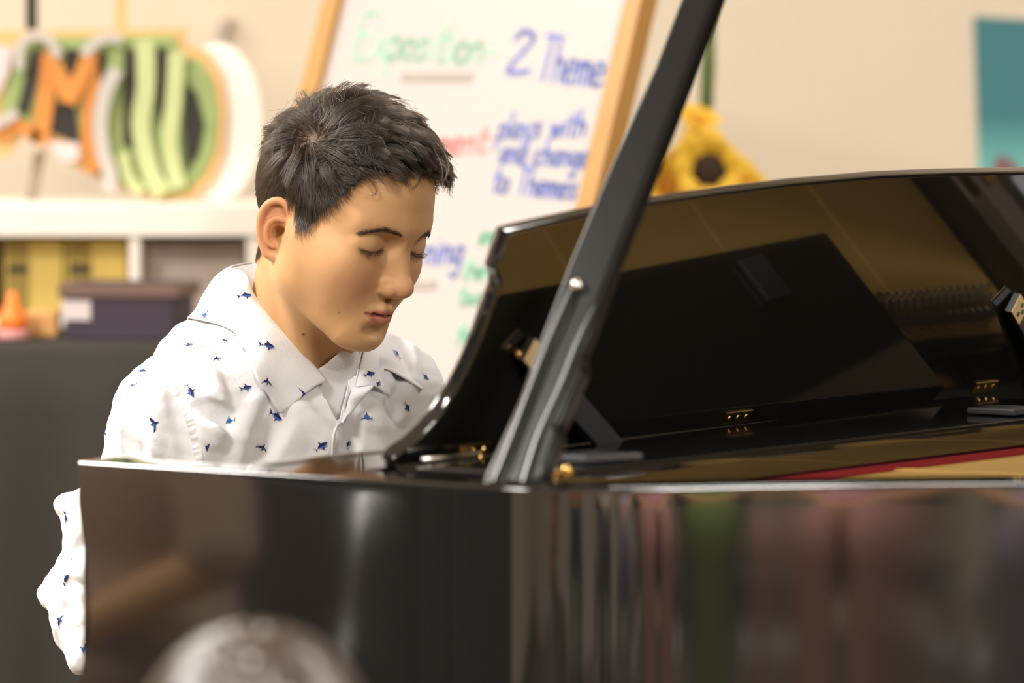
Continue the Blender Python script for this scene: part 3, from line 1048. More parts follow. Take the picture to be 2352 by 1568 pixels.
M_SKIN = mat('skin', srgb(206, 160, 114), rough=0.5, spec=0.3)
_nt = M_SKIN.node_tree
_b = _nt.nodes['Principled BSDF']
_a = _nt.nodes.new('ShaderNodeVertexColor')
_a.layer_name = 'skin_tone'
_nt.links.new(_a.outputs['Color'], _b.inputs['Base Color'])
_b.inputs['Subsurface Weight'].default_value = 0.25
_b.inputs['Subsurface Radius'].default_value = (1.0, 0.35, 0.2)
_b.inputs['Subsurface Scale'].default_value = 0.006
_tc = _nt.nodes.new('ShaderNodeTexCoord')
_nz = _nt.nodes.new('ShaderNodeTexNoise')
_nz.inputs['Scale'].default_value = 900
_bp = _nt.nodes.new('ShaderNodeBump')
_bp.inputs['Strength'].default_value = 0.12
_bp.inputs['Distance'].default_value = 0.0008
_nt.links.new(_tc.outputs['Object'], _nz.inputs['Vector'])
_nt.links.new(_nz.outputs['Fac'], _bp.inputs['Height'])
_nt.links.new(_bp.outputs['Normal'], _b.inputs['Normal'])

_fd = build_body()
BV, BQ = _fd.mesh()
del _fd
boy = thing('person', 'boy in a white shirt printed with small blue sharks, playing the piano', 'person', tuple(NECK * [1, 1, 0]))
me = mesh_np('body', BV - np.array(boy.location), BQ)
ca = me.color_attributes.new('skin_tone', 'FLOAT_COLOR', 'POINT')
cc = np.ones((len(me.vertices), 4), np.float32)
cc[:, :3] = skin_colors(BV)
ca.data.foreach_set('color', cc.ravel())
BBVH = BVHTree.FromPolygons([Vector(v) for v in BV], [tuple(q) for q in BQ])
for mx, my, rad, wgt in ((697, 768, 0.0016, 0.85), (779, 718, 0.0011, 0.6)):       # two moles
    hit = BBVH.ray_cast(EYE_V, ray(mx, my).normalized())[0]
    if hit is not None:
        w_ = wgt * np.clip(1.4 - np.linalg.norm(BV - np.array(hit), axis=1) / rad, 0, 1)[:, None]
        cc[:, :3] = cc[:, :3] * (1 - w_) + lin(62, 38, 28) * w_
ca.data.foreach_set('color', cc.ravel())
body = obj('body', me, boy, M_SKIN, smooth=True)
print('body', len(BV))

# ------------------------------------------------------------------ hair
def body_pts():
    """Random points with normals on the body mesh, weighted by area, inside the scalp."""
    q = np.asarray(BQ)
    m = scalp_mask(to_head(BV)) > 0.5
    q = q[m[q].all(1)]
    a, b, c, d = (BV[q[:, i]] for i in range(4))
    n = np.cross(c - a, d - b)
    ar = np.linalg.norm(n, axis=1)
    return a, b, c, d, n / np.maximum(ar, 1e-12)[:, None], ar


def nrm(v):
    return v / np.maximum(np.linalg.norm(v, axis=1), 1e-9)[:, None]


HA, HB, HC, HD, HN, HAR = body_pts()


def sample_roots(n):
    i = rng.choice(len(HAR), n, p=HAR / HAR.sum())
    u, v = rng.random((2, n))
    p = (HA[i] * (1 - u)[:, None] + HB[i] * u[:, None]) * (1 - v)[:, None] + (HD[i] * (1 - u)[:, None] + HC[i] * u[:, None]) * v[:, None]
    return p, HN[i]


def first_hit(px, py, bvh=None):
    return (bvh or BBVH).ray_cast(EYE_V, ray(px, py).normalized())


WHORL = np.array(first_hit(722, 318)[0])


def smoothstep(a, b, x):
    t = np.clip((x - a) / (b - a), 0, 1)
    return t * t * (3 - 2 * t)


FWD, LEFT, UPH = HM[:, 0], HM[:, 1], HM[:, 2]


def flow(p, n):
    """Combing direction, length, lift and curl at scalp points."""
    h = to_head(p)
    x, y, z = h.T
    d = p - WHORL
    t = nrm(d - n * (d * n).sum(1)[:, None])
    sp = np.cross(n, t)
    r = np.linalg.norm(d, axis=1)
    t = nrm(t + sp * (0.30 * np.exp(-(r / 0.03) ** 2) + 1.8 * np.exp(-(r / 0.011) ** 2))[:, None])
    top = smoothstep(0.068, 0.092, z + 0.10 * np.maximum(x, 0) + 0.06 * y)       # long hair on the crown and fringe
    front = smoothstep(-0.01, 0.05, x) * top
    side = 1 - top
    # comb: crown goes forward and over to his left, sides fall straight
    t = nrm(t * (1 - 0.45 * front[:, None]) + (FWD * 0.75 + LEFT * 0.30 + UPH * 0.05) * 0.7 * front[:, None])
    fall = -UPH * 1.0 + FWD * 0.25
    low = smoothstep(0.055, 0.02, z) * side
    t = nrm(t + fall * (0.9 * low)[:, None])
    t = nrm(t - n * (t * n).sum(1)[:, None])
    back = smoothstep(-0.02, -0.07, x) * top
    far = smoothstep(-0.02, 0.03, y)
    L = 0.013 + 0.042 * top * (1 - 0.5 * back * (1 - far)) - 0.006 * smoothstep(0.03, -0.03, z)
    crest = smoothstep(-0.02, 0.02, y) * smoothstep(0.035, -0.03, x) * top
    L = L + 0.010 * crest
    L = L * (0.75 + 0.25 * smoothstep(0.0, 0.025, r)) * (1 - 0.60 * smoothstep(0.040, 0.080, x))
    lift = 0.22 + 0.42 * top + 0.60 * back * far + 0.45 * smoothstep(0.055, 0.085, x) * top + 0.12 * crest
    return t, L, lift, top, front, crest


def grow(p, n, steps, jit):
    N = len(p)
    t, L, lift, top, front, crest = flow(p, n)
    L = L * (1 + jit * (rng.random(N) - 0.6))
    pts = np.zeros((N, steps, 3))
    pts[:, 0] = p - n * 0.001
    d = nrm(t * np.cos(lift)[:, None] + n * np.sin(lift)[:, None] + rng.normal(0, 0.045, (N, 3)))
    cur = p.copy()
    seg = (L / (steps - 1))[:, None]
    wig = rng.normal(0, 1, (N, 3))
    for s in range(1, steps):
        cur = cur + d * seg
        nn = np.zeros_like(cur); dist = np.zeros(N)
        for k in range(N):
            loc, no, _, ds = BBVH.find_nearest(cur[k])
            nn[k] = no
            dist[k] = (Vector(cur[k]) - loc).dot(no)
        low = 0.0012 + 0.006 * top * s / steps + 0.024 * crest * min(1.0, 1.7 * s / steps)
        push = np.maximum(low - dist, 0)
        cur = cur + nn * push[:, None]
        tt = nrm(d - nn * (d * nn).sum(1)[:, None])
        f = s / (steps - 1)
        bend = 0.10 + 0.16 * top
        tgt = nrm(tt - nn * (0.08 + 0.25 * f * f * front)[:, None] + wig * (0.10 * top * f)[:, None])
        d = nrm(d * (1 - bend)[:, None] + tgt * bend[:, None] + np.array([0, 0, -1.0]) * (0.03 * top * f)[:, None])
        pts[:, s] = cur
    return pts, top


STEPS = 9
gp, gn = sample_roots(620)
G, gtop = grow(gp, gn, STEPS, 0.5)
NH = 26000
rp, rn = sample_roots(NH)
hh = to_head(rp)
S_, stop_ = grow(rp, rn, STEPS, 0.45)
from mathutils.kdtree import KDTree
kd = KDTree(len(gp))
for i_, p_ in enumerate(gp):
    kd.insert(p_, i_)
kd.balance()
gi = np.array([kd.find(p_)[1] for p_ in rp])
crest_ = smoothstep(-0.02, 0.02, hh[:, 1]) * smoothstep(0.035, -0.03, hh[:, 0]) * stop_
cl = np.minimum(0.10 + 0.66 * stop_ + 0.22 * crest_, 0.93)[:, None]
for s in range(1, STEPS):
    f = s / (STEPS - 1)
    w = cl * f ** 1.1
    off = S_[:, s] - G[gi, s]
    lim = 0.022
    w = w * (np.linalg.norm(off, axis=1)[:, None] < lim)
    S_[:, s] = S_[:, s] - off * w
wild = (np.linalg.norm(S_[:, -1] - G[gi, -1], axis=1) > 0.018) & (crest_ > 0.3)
# loose waves towards the fringe
fr_ = smoothstep(0.0, 0.05, hh[:, 0]) * stop_
ph = (np.arange(len(gp)) * 2.4)[gi]
ax1, ax2 = nrm(np.cross(rn, FWD[None] + 0 * rn)), rn
for s in range(1, STEPS):
    f = s / (STEPS - 1)
    S_[:, s] += (ax1 * np.cos(ph + 7.5 * f)[:, None] + ax2 * np.sin(ph + 7.5 * f)[:, None]) * (0.0042 * f * fr_)[:, None]
# the parting running back from the whorl shows scalp
part_a, part_b = WHORL, np.array(first_hit(688, 280)[0])
pd = part_b - part_a
tq = np.clip(((rp - part_a) @ pd) / (pd @ pd), 0, 1)
dp = np.linalg.norm(rp - (part_a + tq[:, None] * pd), axis=1)
# trim the fringe to the hair line
hz = to_head(S_.reshape(-1, 3)).reshape(S_.shape)
jit_ = rng.normal(0, 0.003, NH)[:, None]
over = (hz[:, :, 0] > 0.055) & (hz[:, :, 2] < 0.103 - 0.25 * np.maximum(np.abs(hz[:, :, 1]) - 0.02, 0) + jit_)
over |= (hz[:, :, 0] > 0.104 + jit_) | ((hz[:, :, 1] > 0.03) & (hz[:, :, 0] > 0.02) & (hz[:, :, 2] < 0.092 + jit_))
cut_at = np.where(over.any(1), np.maximum(over.argmax(1), 2), STEPS - 1) / (STEPS - 1)
for s_i in np.nonzero(cut_at < 1)[0]:
    q = np.linspace(0, cut_at[s_i] * (STEPS - 1), STEPS)
    i0 = np.minimum(q.astype(int), STEPS - 2)
    S_[s_i] = S_[s_i, i0] + (S_[s_i, i0 + 1] - S_[s_i, i0]) * (q - i0)[:, None]
keep = ((dp > 0.0022) | (rng.random(NH) < 0.25)) & (~wild | (rng.random(NH) < 0.04))
S_ = S_[keep]


def hair_curves(name, strands, r0, r1, m, parent):
    hc = bpy.data.hair_curves.new(name)
    N, K = strands.shape[:2]
    hc.add_curves([K] * N)
    off = np.array(parent.matrix_world.translation) if parent.parent is None else np.array(boy.location)
    hc.attributes['position'].data.foreach_set('vector', (strands - np.array(boy.location)).astype(np.float32).ravel())
    ra = hc.attributes.get('radius') or hc.attributes.new('radius', 'FLOAT', 'POINT')
    rr = np.tile(np.linspace(r0, r1, K), (N, 1))
    ra.data.foreach_set('value', rr.astype(np.float32).ravel())
    o = bpy.data.objects.new(name, hc)
    COL.objects.link(o)
    hc.materials.append(m)
    o.parent = boy
    return o


M_HAIR = bpy.data.materials.new('dark_brown_hair')
M_HAIR.use_nodes = True
_nt = M_HAIR.node_tree
_nt.nodes.remove(_nt.nodes['Principled BSDF'])
_h = _nt.nodes.new('ShaderNodeBsdfHairPrincipled')
_h.parametrization = 'COLOR'
_h.inputs['Color'].default_value = (0.0105, 0.0075, 0.0052, 1)
_h.inputs['Roughness'].default_value = 0.16
_h.inputs['Radial Roughness'].default_value = 0.3
_h.inputs['IOR'].default_value = 1.45
_h.inputs['Random Roughness'].default_value = 0.3
_nt.links.new(_h.outputs[0], _nt.nodes['Material Output'].inputs['Surface'])
hair_curves('hair', S_, 0.00022, 0.00008, M_HAIR, boy)['label'] = 'short dark brown hair, spiky at the crown and combed to the front'
print('hair', len(S_), WHORL, to_head(WHORL[None]))

M_LASH = bpy.data.materials.new('brow_and_lash_hair')
M_LASH.use_nodes = True
_pb = M_LASH.node_tree.nodes['Principled BSDF']
_pb.inputs['Base Color'].default_value = (0.060, 0.040, 0.025, 1)
_pb.inputs['Roughness'].default_value = 0.5


def brow_strands(path, n, width, length, sgn):
    """Hairs along a polyline of head-space points (centre line of a brow)."""
    path = np.array(smooth_path(path, 8))
    out = []
    for _ in range(n):
        t = rng.random()
        i = t * (len(path) - 1)
        k = min(int(i), len(path) - 2)
        c = path[k] + (path[k + 1] - path[k]) * (i - k)
        d = path[k + 1] - path[k]; d = d / np.linalg.norm(d)
        w = width * (0.45 + 0.55 * math.sin(math.pi * min(t * 1.25 + 0.12, 1.0)))
        c = c + np.array([0, 0, 1]) * rng.normal(0, 0.42) * w
        loc, no, _, _ = BBVH.find_nearest(hp(*c))
        p, no = np.array(loc), np.array(no)
        D = HM @ (d + np.array([0, 0, 0.55 - 0.9 * t + rng.normal(0, 0.12)]))
        D = D - no * (D @ no); D = D / np.linalg.norm(D)
        out.append([p + D * length * s + no * (0.0005 + 0.0012 * math.sin(math.pi * s * 0.6)) for s in (0, 0.33, 0.66, 1)])
    return out


brow = []
lashes = []
for sg in (-1, 1):
    bp_ = [(0.0945, 0.0150, 0.0375), (0.091, 0.024, 0.0400), (0.084, 0.035, 0.0415), (0.074, 0.045, 0.0395), (0.067, 0.0500, 0.0370)]
    brow += brow_strands([(a, b * sg, c) for a, b, c in bp_], 260, 0.0040, 0.0066, sg)
    ec = np.array((0.0660, 0.0362, 0.0198))
    for k in range(110):
        dy = -0.0160 + 0.0335 * rng.random()
        dz = lash_dz(dy)
        q = ec + (0.0162 * math.sqrt(max(1 - (dy / 0.0210) ** 2 - (dz / 0.0146) ** 2, 0.05)) + 0.0002, dy, dz)
        q[1] *= sg
        d = np.array([0.75, (0.25 + dy * 22) * sg + rng.normal(0, 0.12), -0.75])
        d = d / np.linalg.norm(d) * (0.0060 + 0.0025 * rng.random())
        lashes.append([hp(*(q + d * s + np.array([0, 0, 0.0025 * s * s]))) for s in (0, 0.33, 0.66, 1)])
hair_curves('eyebrows', np.array(brow), 0.00013, 0.00007, M_LASH, boy)
hair_curves('eyelashes', np.array(lashes), 0.00016, 0.00006, M_LASH, boy)

# stray curls over the brow
strays = []
for path in ([(826, 402), (842, 408), (856, 424), (864, 440), (858, 450), (846, 450)], [(832, 400), (850, 414), (862, 436), (862, 448)], [(962, 392), (966, 408), (960, 424), (944, 434)],
             [(1004, 330), (1022, 352), (1030, 384), (1024, 408), (1012, 416)], [(1010, 372), (1026, 388), (1022, 412), (1008, 424), (1004, 412)],
             [(996, 340), (1012, 372), (1018, 404), (1006, 420)], [(800, 392), (812, 404), (818, 420)]):
    a3 = first_hit(*path[0])[0]
    y0_ = a3[1] if a3 is not None else hp(0.085, -0.01, 0.09)[1]
    pp = smooth_path(path, 3)
    for k in range(5):
        j = rng.normal(0, 2.0, 2)
        c = []
        for i, p in enumerate(pp):
            h = first_hit(p[0], p[1])[0]
            y = (h[1] - 0.006) if h is not None else y0_ - 0.002
            y0_ = y
            c.append(np.array(P(p[0] + j[0] * i / len(pp), p[1] + j[1] * i / len(pp), y)))
        q = np.linspace(0, len(c) - 1, 14)
        i0 = np.minimum(q.astype(int), len(c) - 2)
        c = np.array(c)
        strays.append(c[i0] + (c[i0 + 1] - c[i0]) * (q - i0)[:, None])
hair_curves('stray_curls', np.array(strays), 0.00015, 0.00008, M_HAIR, boy)

# ------------------------------------------------------------------ shirt
M_SHIRT = mat('white_cotton', (0.84, 0.84, 0.85, 1), rough=0.85, spec=0.25, bump=0.25, scale=220, sheen=0.2)
_nt = M_SHIRT.node_tree
TB = np.stack([TF, TR, UP], 1)


def shirt_field(res=0.0026):
    ax = np.arange(-0.53, 0.10, res)
    ay = np.arange(4.28, 4.90, res)
    az = np.arange(0.60, 1.125, res)
    fd = Field(ax, ay, az)
    fd.ell(tp(-0.004, 0.015, -0.17), (0.103, 0.150, 0.19), TB, 0.03)
    fd.ell(tp(-0.02, 0.005, -0.36), (0.115, 0.150, 0.21), TB, 0.06)
    fd.caps(SH_R, SH_L, 0.058, 0.053, 0.04)
    fd.caps(tp(-0.015, 0.03, 0.0), tp(-0.010, 0.115, -0.022), 0.055, 0.055, 0.03)
    fd.caps(tp(-0.015, -0.03, 0.0), tp(-0.005, -0.09, -0.022), 0.050, 0.050, 0.03)
    fd.caps(tp(-0.055, -0.03, 0.012), tp(-0.045, 0.080, -0.003), 0.054, 0.052, 0.03)
    mid = (SH_R + EL_R) / 2 + np.array([0.012, -0.01, -0.01])
    fd.caps(SH_R, mid, 0.060, 0.060, 0.02)
    fd.caps(mid, EL_R + np.array([0.0, 0, 0.02]), 0.060, 0.038, 0.02)
    w = EL_R + (WR_R - EL_R) * 0.62
    fd.caps(EL_R, w, 0.036, 0.042, 0.015)
    midl = (SH_L + EL_L) / 2
    fd.caps(SH_L, midl, 0.053, 0.055, 0.02)
    fd.caps(midl, EL_L, 0.055, 0.052, 0.02)
    fd.caps(EL_L, EL_L + (WR_L - EL_L) * 0.6, 0.050, 0.044, 0.015)
    return fd


def bvh_of(V, Q):
    return BVHTree.FromPolygons([Vector(v) for v in V], [tuple(int(i) for i in q) for q in Q])


sf = shirt_field()
_V, _Q = sf.mesh()
SB0 = bvh_of(_V, _Q)


def pix_on(bvh, pts):
    out = []
    for q in pts:
        h = bvh.ray_cast(EYE_V, ray(q[0], q[1]).normalized())
        if h[0] is not None:
            out.append((np.array(h[0]), np.array(h[1])))
    return out


# folds: ridges (+) and valleys (-) laid along the cloth
FOLDS = [
    ([(300, 905), (292, 960), (288, 1050), (280, 1120)], 0.010, 0.006, 1),
    ([(350, 885), (352, 950), (340, 1060)], 0.010, 0.005, 1),
    ([(265, 905), (240, 980), (215, 1050)], 0.008, 0.004, -1),
    ([(322, 925), (318, 1060)], 0.009, 0.004, -1),
    ([(405, 900), (425, 980), (438, 1060)], 0.008, 0.004, -1),
    ([(478, 850), (500, 930), (505, 1010)], 0.010, 0.005, 1),
    ([(520, 800), (570, 850), (612, 890)], 0.009, 0.005, 1),
    ([(450, 935), (500, 952), (545, 985)], 0.006, 0.003, -1),
    ([(600, 900), (560, 980), (545, 1060)], 0.007, 0.004, 1),
    ([(660, 950), (625, 1000), (600, 1060)], 0.009, 0.004, -1),
    ([(690, 935), (740, 985), (760, 1020)], 0.008, 0.004, 1),
    ([(860, 880), (905, 920), (930, 990)], 0.010, 0.005, -1),
    ([(900, 760), (895, 830), (880, 900)], 0.011, 0.005, 1),
    ([(940, 790), (935, 860), (930, 950)], 0.012, 0.005, 1),
    ([(915, 790), (910, 860)], 0.010, 0.005, -1),
    ([(820, 930), (810, 1000), (800, 1050)], 0.008, 0.004, -1),
    ([(205, 1085), (170, 1120), (140, 1155)], 0.007, 0.006, 1),
    ([(212, 1150), (175, 1170), (150, 1185)], 0.008, 0.006, -1),
    ([(215, 1170), (180, 1235), (155, 1300)], 0.006, 0.005, 1),
    ([(225, 1225), (190, 1270), (160, 1310)], 0.006, 0.004, -1),
    ([(225, 1290), (160, 1325), (100, 1362)], 0.007, 0.007, 1),
    ([(225, 1335), (170, 1352), (130, 1380)], 0.008, 0.006, -1),
    ([(150, 1345), (135, 1420), (150, 1470)], 0.006, 0.005, 1),
    ([(215, 1345), (185, 1365), (160, 1360)], 0.005, 0.003, 1),
    ([(220, 1385), (180, 1440), (165, 1500)], 0.006, 0.005, 1),
    ([(205, 1365), (165, 1420)], 0.006, 0.004, -1),
    ([(220, 1430), (195, 1480), (180, 1530)], 0.005, 0.004, 1),
    ([(215, 1410), (185, 1470)], 0.005, 0.004, -1),
]
for pts, r, dep, sg in FOLDS:
    hs = pix_on(SB0, [tuple(p) for p in smooth_path(pts, 4)])
    if len(hs) < 2:
        continue
    n = len(hs)
    for i in range(n - 1):
        f0, f1 = math.sin(math.pi * (i + 0.6) / (n + 0.2)), math.sin(math.pi * (i + 1.6) / (n + 0.2))
        r0, r1 = r * (0.55 + 0.45 * f0), r * (0.55 + 0.45 * f1)
        o0 = (dep * f0 - r0) if sg > 0 else (r0 - dep * f0)
        o1 = (dep * f1 - r1) if sg > 0 else (r1 - dep * f1)
        sf.caps(hs[i][0] + hs[i][1] * o0, hs[i + 1][0] + hs[i + 1][1] * o1, r0, r1, 0.010, 'add' if sg > 0 else 'sub')
# the sleeve's pushed-up corner behind the elbow
crn = P(108, 1362, 4.52)
sf.caps(np.array(crn), EL_R + np.array([0.010, 0, 0.034]), 0.010, 0.052, 0.03)
sf.caps(np.array(P(150, 1160, 4.475)), (SH_R + EL_R) / 2 + np.array([-0.002, 0, -0.012]), 0.012, 0.060, 0.03)
sf.caps(np.array(P(186, 1522, 4.46)), EL_R + np.array([0.022, 0, 0.012]), 0.012, 0.052, 0.03)
# soft all-over creasing
X, Y, Z = np.meshgrid(*sf.ax, indexing='ij', sparse=True)
sf.f += (0.0012 * np.sin(X * 95 + Z * 60 + 1.3 * np.sin(Y * 40)) * np.sin(Y * 70 - Z * 85 + X * 20)
         + 0.0007 * np.sin(X * 210 - Y * 140 + 2 * np.sin(Z * 90)) * np.sin(Z * 230 + Y * 60)).astype(np.float32)
SV, SQ = sf.mesh()
del sf, _V, _Q
SB = bvh_of(SV, SQ)

# open the neck: a round hole and a V down to the first closed button
apex = np.array(pix_on(SB, [(775, 972)])[0][0])
loc = (SV - NECK) @ TB
la = (apex - NECK) @ TB
c_neck = np.hypot((loc[:, 0] + 0.004) / 0.062, loc[:, 1] / 0.062)
hole = (c_neck < 1.0) & (loc[:, 2] > -0.035)
half = (loc[:, 2] - la[2]) * 0.55
vee = (loc[:, 0] > 0.0) & (loc[:, 2] > la[2]) & (np.abs(loc[:, 1] - la[1] * np.clip((0.02 - loc[:, 2]) / (0.02 - la[2]), 0, 1)) < half)
wrist_cut = np.zeros(len(SV), bool)
r0_ = la[1] * np.clip((0.02 - loc[:, 2]) / (0.02 - la[2]), 0, 1)
keepq = ~((hole[SQ].any(1)) | vee[SQ].all(1))
edge = np.zeros(len(SV), bool); edge[np.unique(SQ[keepq])] = True
edge &= vee & ~hole
side_ = np.where(loc[:, 1] >= r0_, 1.0, -1.0)
newr = np.where(edge, r0_ + side_ * np.maximum(half, 0.0), loc[:, 1])       # clean cut along the V
SV = SV + (newr - loc[:, 1])[:, None] * TR
SQ = SQ[keepq]
used = np.unique(SQ)
remap = np.full(len(SV), -1); remap[used] = np.arange(len(used))
SV, SQ = SV[used], remap[SQ]
SB = bvh_of(SV, SQ)
BOYL = np.array(boy.location)
shirt = obj('shirt', mesh_np('shirt', SV - BOYL, SQ), boy, M_SHIRT, smooth=True)
shirt['label'] = 'white cotton shirt with a small blue shark print'
md = shirt.modifiers.new('thickness', 'SOLIDIFY')
md.thickness = 0.0012
md.offset = -1

# undershirt
uf = Field(np.arange(-0.36, 0.0, 0.003), np.arange(4.40, 4.75, 0.003), np.arange(0.86, 1.10, 0.003))
uf.ell(tp(-0.004, 0.010, -0.17), (0.094, 0.138, 0.182), TB, 0.03)
uf.caps(tp(-0.012, 0.07, -0.035), tp(-0.012, -0.07, -0.035), 0.045, 0.045, 0.03)
uf.caps(tp(-0.012, 0, -0.05), tp(-0.004, 0, 0.0), 0.070, 0.061, 0.02)
UV, UQ = uf.mesh()
ul = (UV - NECK) @ TB
ubad = (np.hypot((ul[:, 0] + 0.004) / 0.055, ul[:, 1] / 0.055) < 1.0) & (ul[:, 2] > -0.06)
uthr = 0.002 + 0.6 * np.maximum(0.022 - ul[:, 1], 0) + 0.5 * np.maximum(-ul[:, 0], 0)
uover = ul[:, 2] > uthr
UQ = UQ[~(ubad[UQ].any(1) | uover[UQ].all(1))]
UV = UV - np.where(uover, ul[:, 2] - uthr, 0)[:, None] * UP
used = np.unique(UQ); remap = np.full(len(UV), -1); remap[used] = np.arange(len(used))
und = obj('undershirt', mesh_np('undershirt', UV[used] - BOYL, remap[UQ]), boy, mat('white_jersey', (0.80, 0.78, 0.77, 1), rough=0.9, bump=0.2, scale=500), smooth=True)
und['label'] = 'plain white undershirt at the open neck'


# collar: band, near leaf, far leaf
def on_neck(px, py, r=0.064):
    """Where the pixel's line of sight first meets an upright oval around the neck."""
    d = np.array(ray(px, py)); o = np.array(EYE_V)
    dl, ol = d @ TB, (o - NECK) @ TB
    dl, ol = dl[:2], ol[:2] + [0.006, 0]
    a, b, c = dl @ dl, 2 * dl @ ol, ol @ ol - r * r
    disc = b * b - 4 * a * c
    t = (-b - math.sqrt(max(disc, 0))) / (2 * a)
    return o + d * t


def ring(th, rr, u):
    t = math.radians(th)
    return tp(-0.006 + rr * math.cos(t), rr * math.sin(t), u)


def on_cloth(p, lift):
    l, n, _, _ = SB.find_nearest(Vector(p))
    return np.array(l) + np.array(n) * lift


def leaf(name, stations):
    """Loft a turned-down collar leaf between its fold line and its outer edge."""
    folds = smooth_path([s[0] for s in stations], 5)
    outs = smooth_path([s[1] for s in stations], 5)
    rows = []
    n = len(folds)
    for i, (a, b) in enumerate(zip(folds, outs)):
        e = b - a
        w = a - NECK; w = w - UP * (w @ UP); w = w / max(np.linalg.norm(w), 1e-6)
        row = []
        for s in np.linspace(0, 1, 10):
            bulge = 0.0085 * math.sin(math.pi * min(s * 1.25, 1.0)) * (1 - 0.35 * s)
            row.append(a + e * s + (w * 0.75 + UP * 0.65) * bulge + w * 0.0006 * math.sin(i * 1.1 + s * 9))
        rows.append(row)
    V = [p - BOYL for r in rows for p in r]
    Fc = [(i * 10 + j, i * 10 + j + 1, (i + 1) * 10 + j + 1, (i + 1) * 10 + j) for i in range(n - 1) for j in range(9)]
    o = obj(name, mesh_from(name, V, Fc), shirt, M_SHIRT, smooth=True)
    m = o.modifiers.new('thickness', 'SOLIDIFY'); m.thickness = 0.0022; m.offset = 0
    m2 = o.modifiers.new('soft', 'SUBSURF'); m2.levels = 1; m2.render_levels = 1
    return np.array(V) + BOYL, Fc


def sh(px, py, lift=0.004):
    h = pix_on(SB, [(px, py)])
    if not h:
        return on_cloth(P(px, py, 4.55), lift)
    return h[0][0] + h[0][1] * lift


near = [
    (ring(180, 0.064, 0.100), on_cloth(ring(180, 0.098, 0.045), 0.003)),
    (ring(140, 0.065, 0.097), on_cloth(ring(140, 0.098, 0.038), 0.003)),
    (on_neck(566, 628), on_cloth(ring(108, 0.100, 0.018), 0.003)),
    (on_neck(590, 684), sh(540, 772)),
    (on_neck(636, 738), sh(580, 858)),
    (on_neck(692, 800), sh(612, 915)),
    (on_neck(752, 876, 0.070), sh(637, 950)),
]
far = [
    (ring(180, 0.064, 0.100), on_cloth(ring(180, 0.098, 0.045), 0.003)),
    (ring(-140, 0.066, 0.092), on_cloth(ring(-140, 0.096, 0.040), 0.004)),
    (ring(-100, 0.064, 0.070), on_cloth(ring(-100, 0.105, 0.0), 0.004)),
    (ring(-65, 0.064, 0.040), on_cloth(ring(-75, 0.110, -0.03), 0.004)),
    (ring(-35, 0.066, 0.012), sh(880, 850, 0.004)),
    (ring(-14, 0.068, -0.018), sh(893, 905, 0.004)),
]
CV1, CF1 = leaf('collar_leaf', near)
CV2, CF2 = leaf('collar_leaf', far)
CB = BVHTree.FromPolygons([Vector(v) for v in np.concatenate([CV1, CV2])], [tuple(f) for f in CF1] + [tuple(np.array(f) + len(CV1)) for f in CF2])
# collar band standing round the neck inside the leaves
band = bmesh.new()
ths = np.arange(-160, 201, 10)
top_u = lambda th: np.interp(abs(((th + 180) % 360) - 180), [0, 20, 55, 90, 135, 180], [-0.03, -0.014, 0.038, 0.080, 0.095, 0.098])
a_ = [band.verts.new(Vector(ring(t, 0.0635, top_u(t)) - BOYL)) for t in ths]
b_ = [band.verts.new(Vector(ring(t, 0.0655, top_u(t) - float(np.interp(abs(((t + 180) % 360) - 180), [0, 90, 180], [0.03, 0.065, 0.090]))) - BOYL)) for t in ths]
for i in range(len(ths) - 1):
    if 18 < abs((((ths[i] + 5) + 180) % 360) - 180):
        band.faces.new((a_[i], a_[i + 1], b_[i + 1], b_[i]))
bo = obj('collar_band', band, shirt, M_SHIRT, smooth=True)
m = bo.modifiers.new('thickness', 'SOLIDIFY'); m.thickness = 0.0015

# the open front edge turned outwards below the far leaf
fa = [sh(778, 968, 0.002), sh(792, 936, 0.002), sh(806, 893, 0.001), sh(818, 838, 0.0)]
fb = [sh(784, 962, 0.003), sh(815, 926, 0.006), sh(845, 890, 0.008), sh(856, 850, 0.006)]
fa, fb = smooth_path(fa, 4), smooth_path(fb, 4)
V_ = [a + (b - a) * t - BOYL + (a - NECK) / np.linalg.norm(a - NECK) * 0.004 * math.sin(math.pi * t) for a, b in zip(fa, fb) for t in np.linspace(0, 1, 5)]
F_ = [(i * 5 + j, i * 5 + j + 1, i * 5 + j + 6, i * 5 + j + 5) for i in range(len(fa) - 1) for j in range(4)]
fo = obj('front_facing', mesh_from('front_facing', V_, F_), shirt, M_SHIRT, smooth=True)
m = fo.modifiers.new('thickness', 'SOLIDIFY'); m.thickness = 0.0015

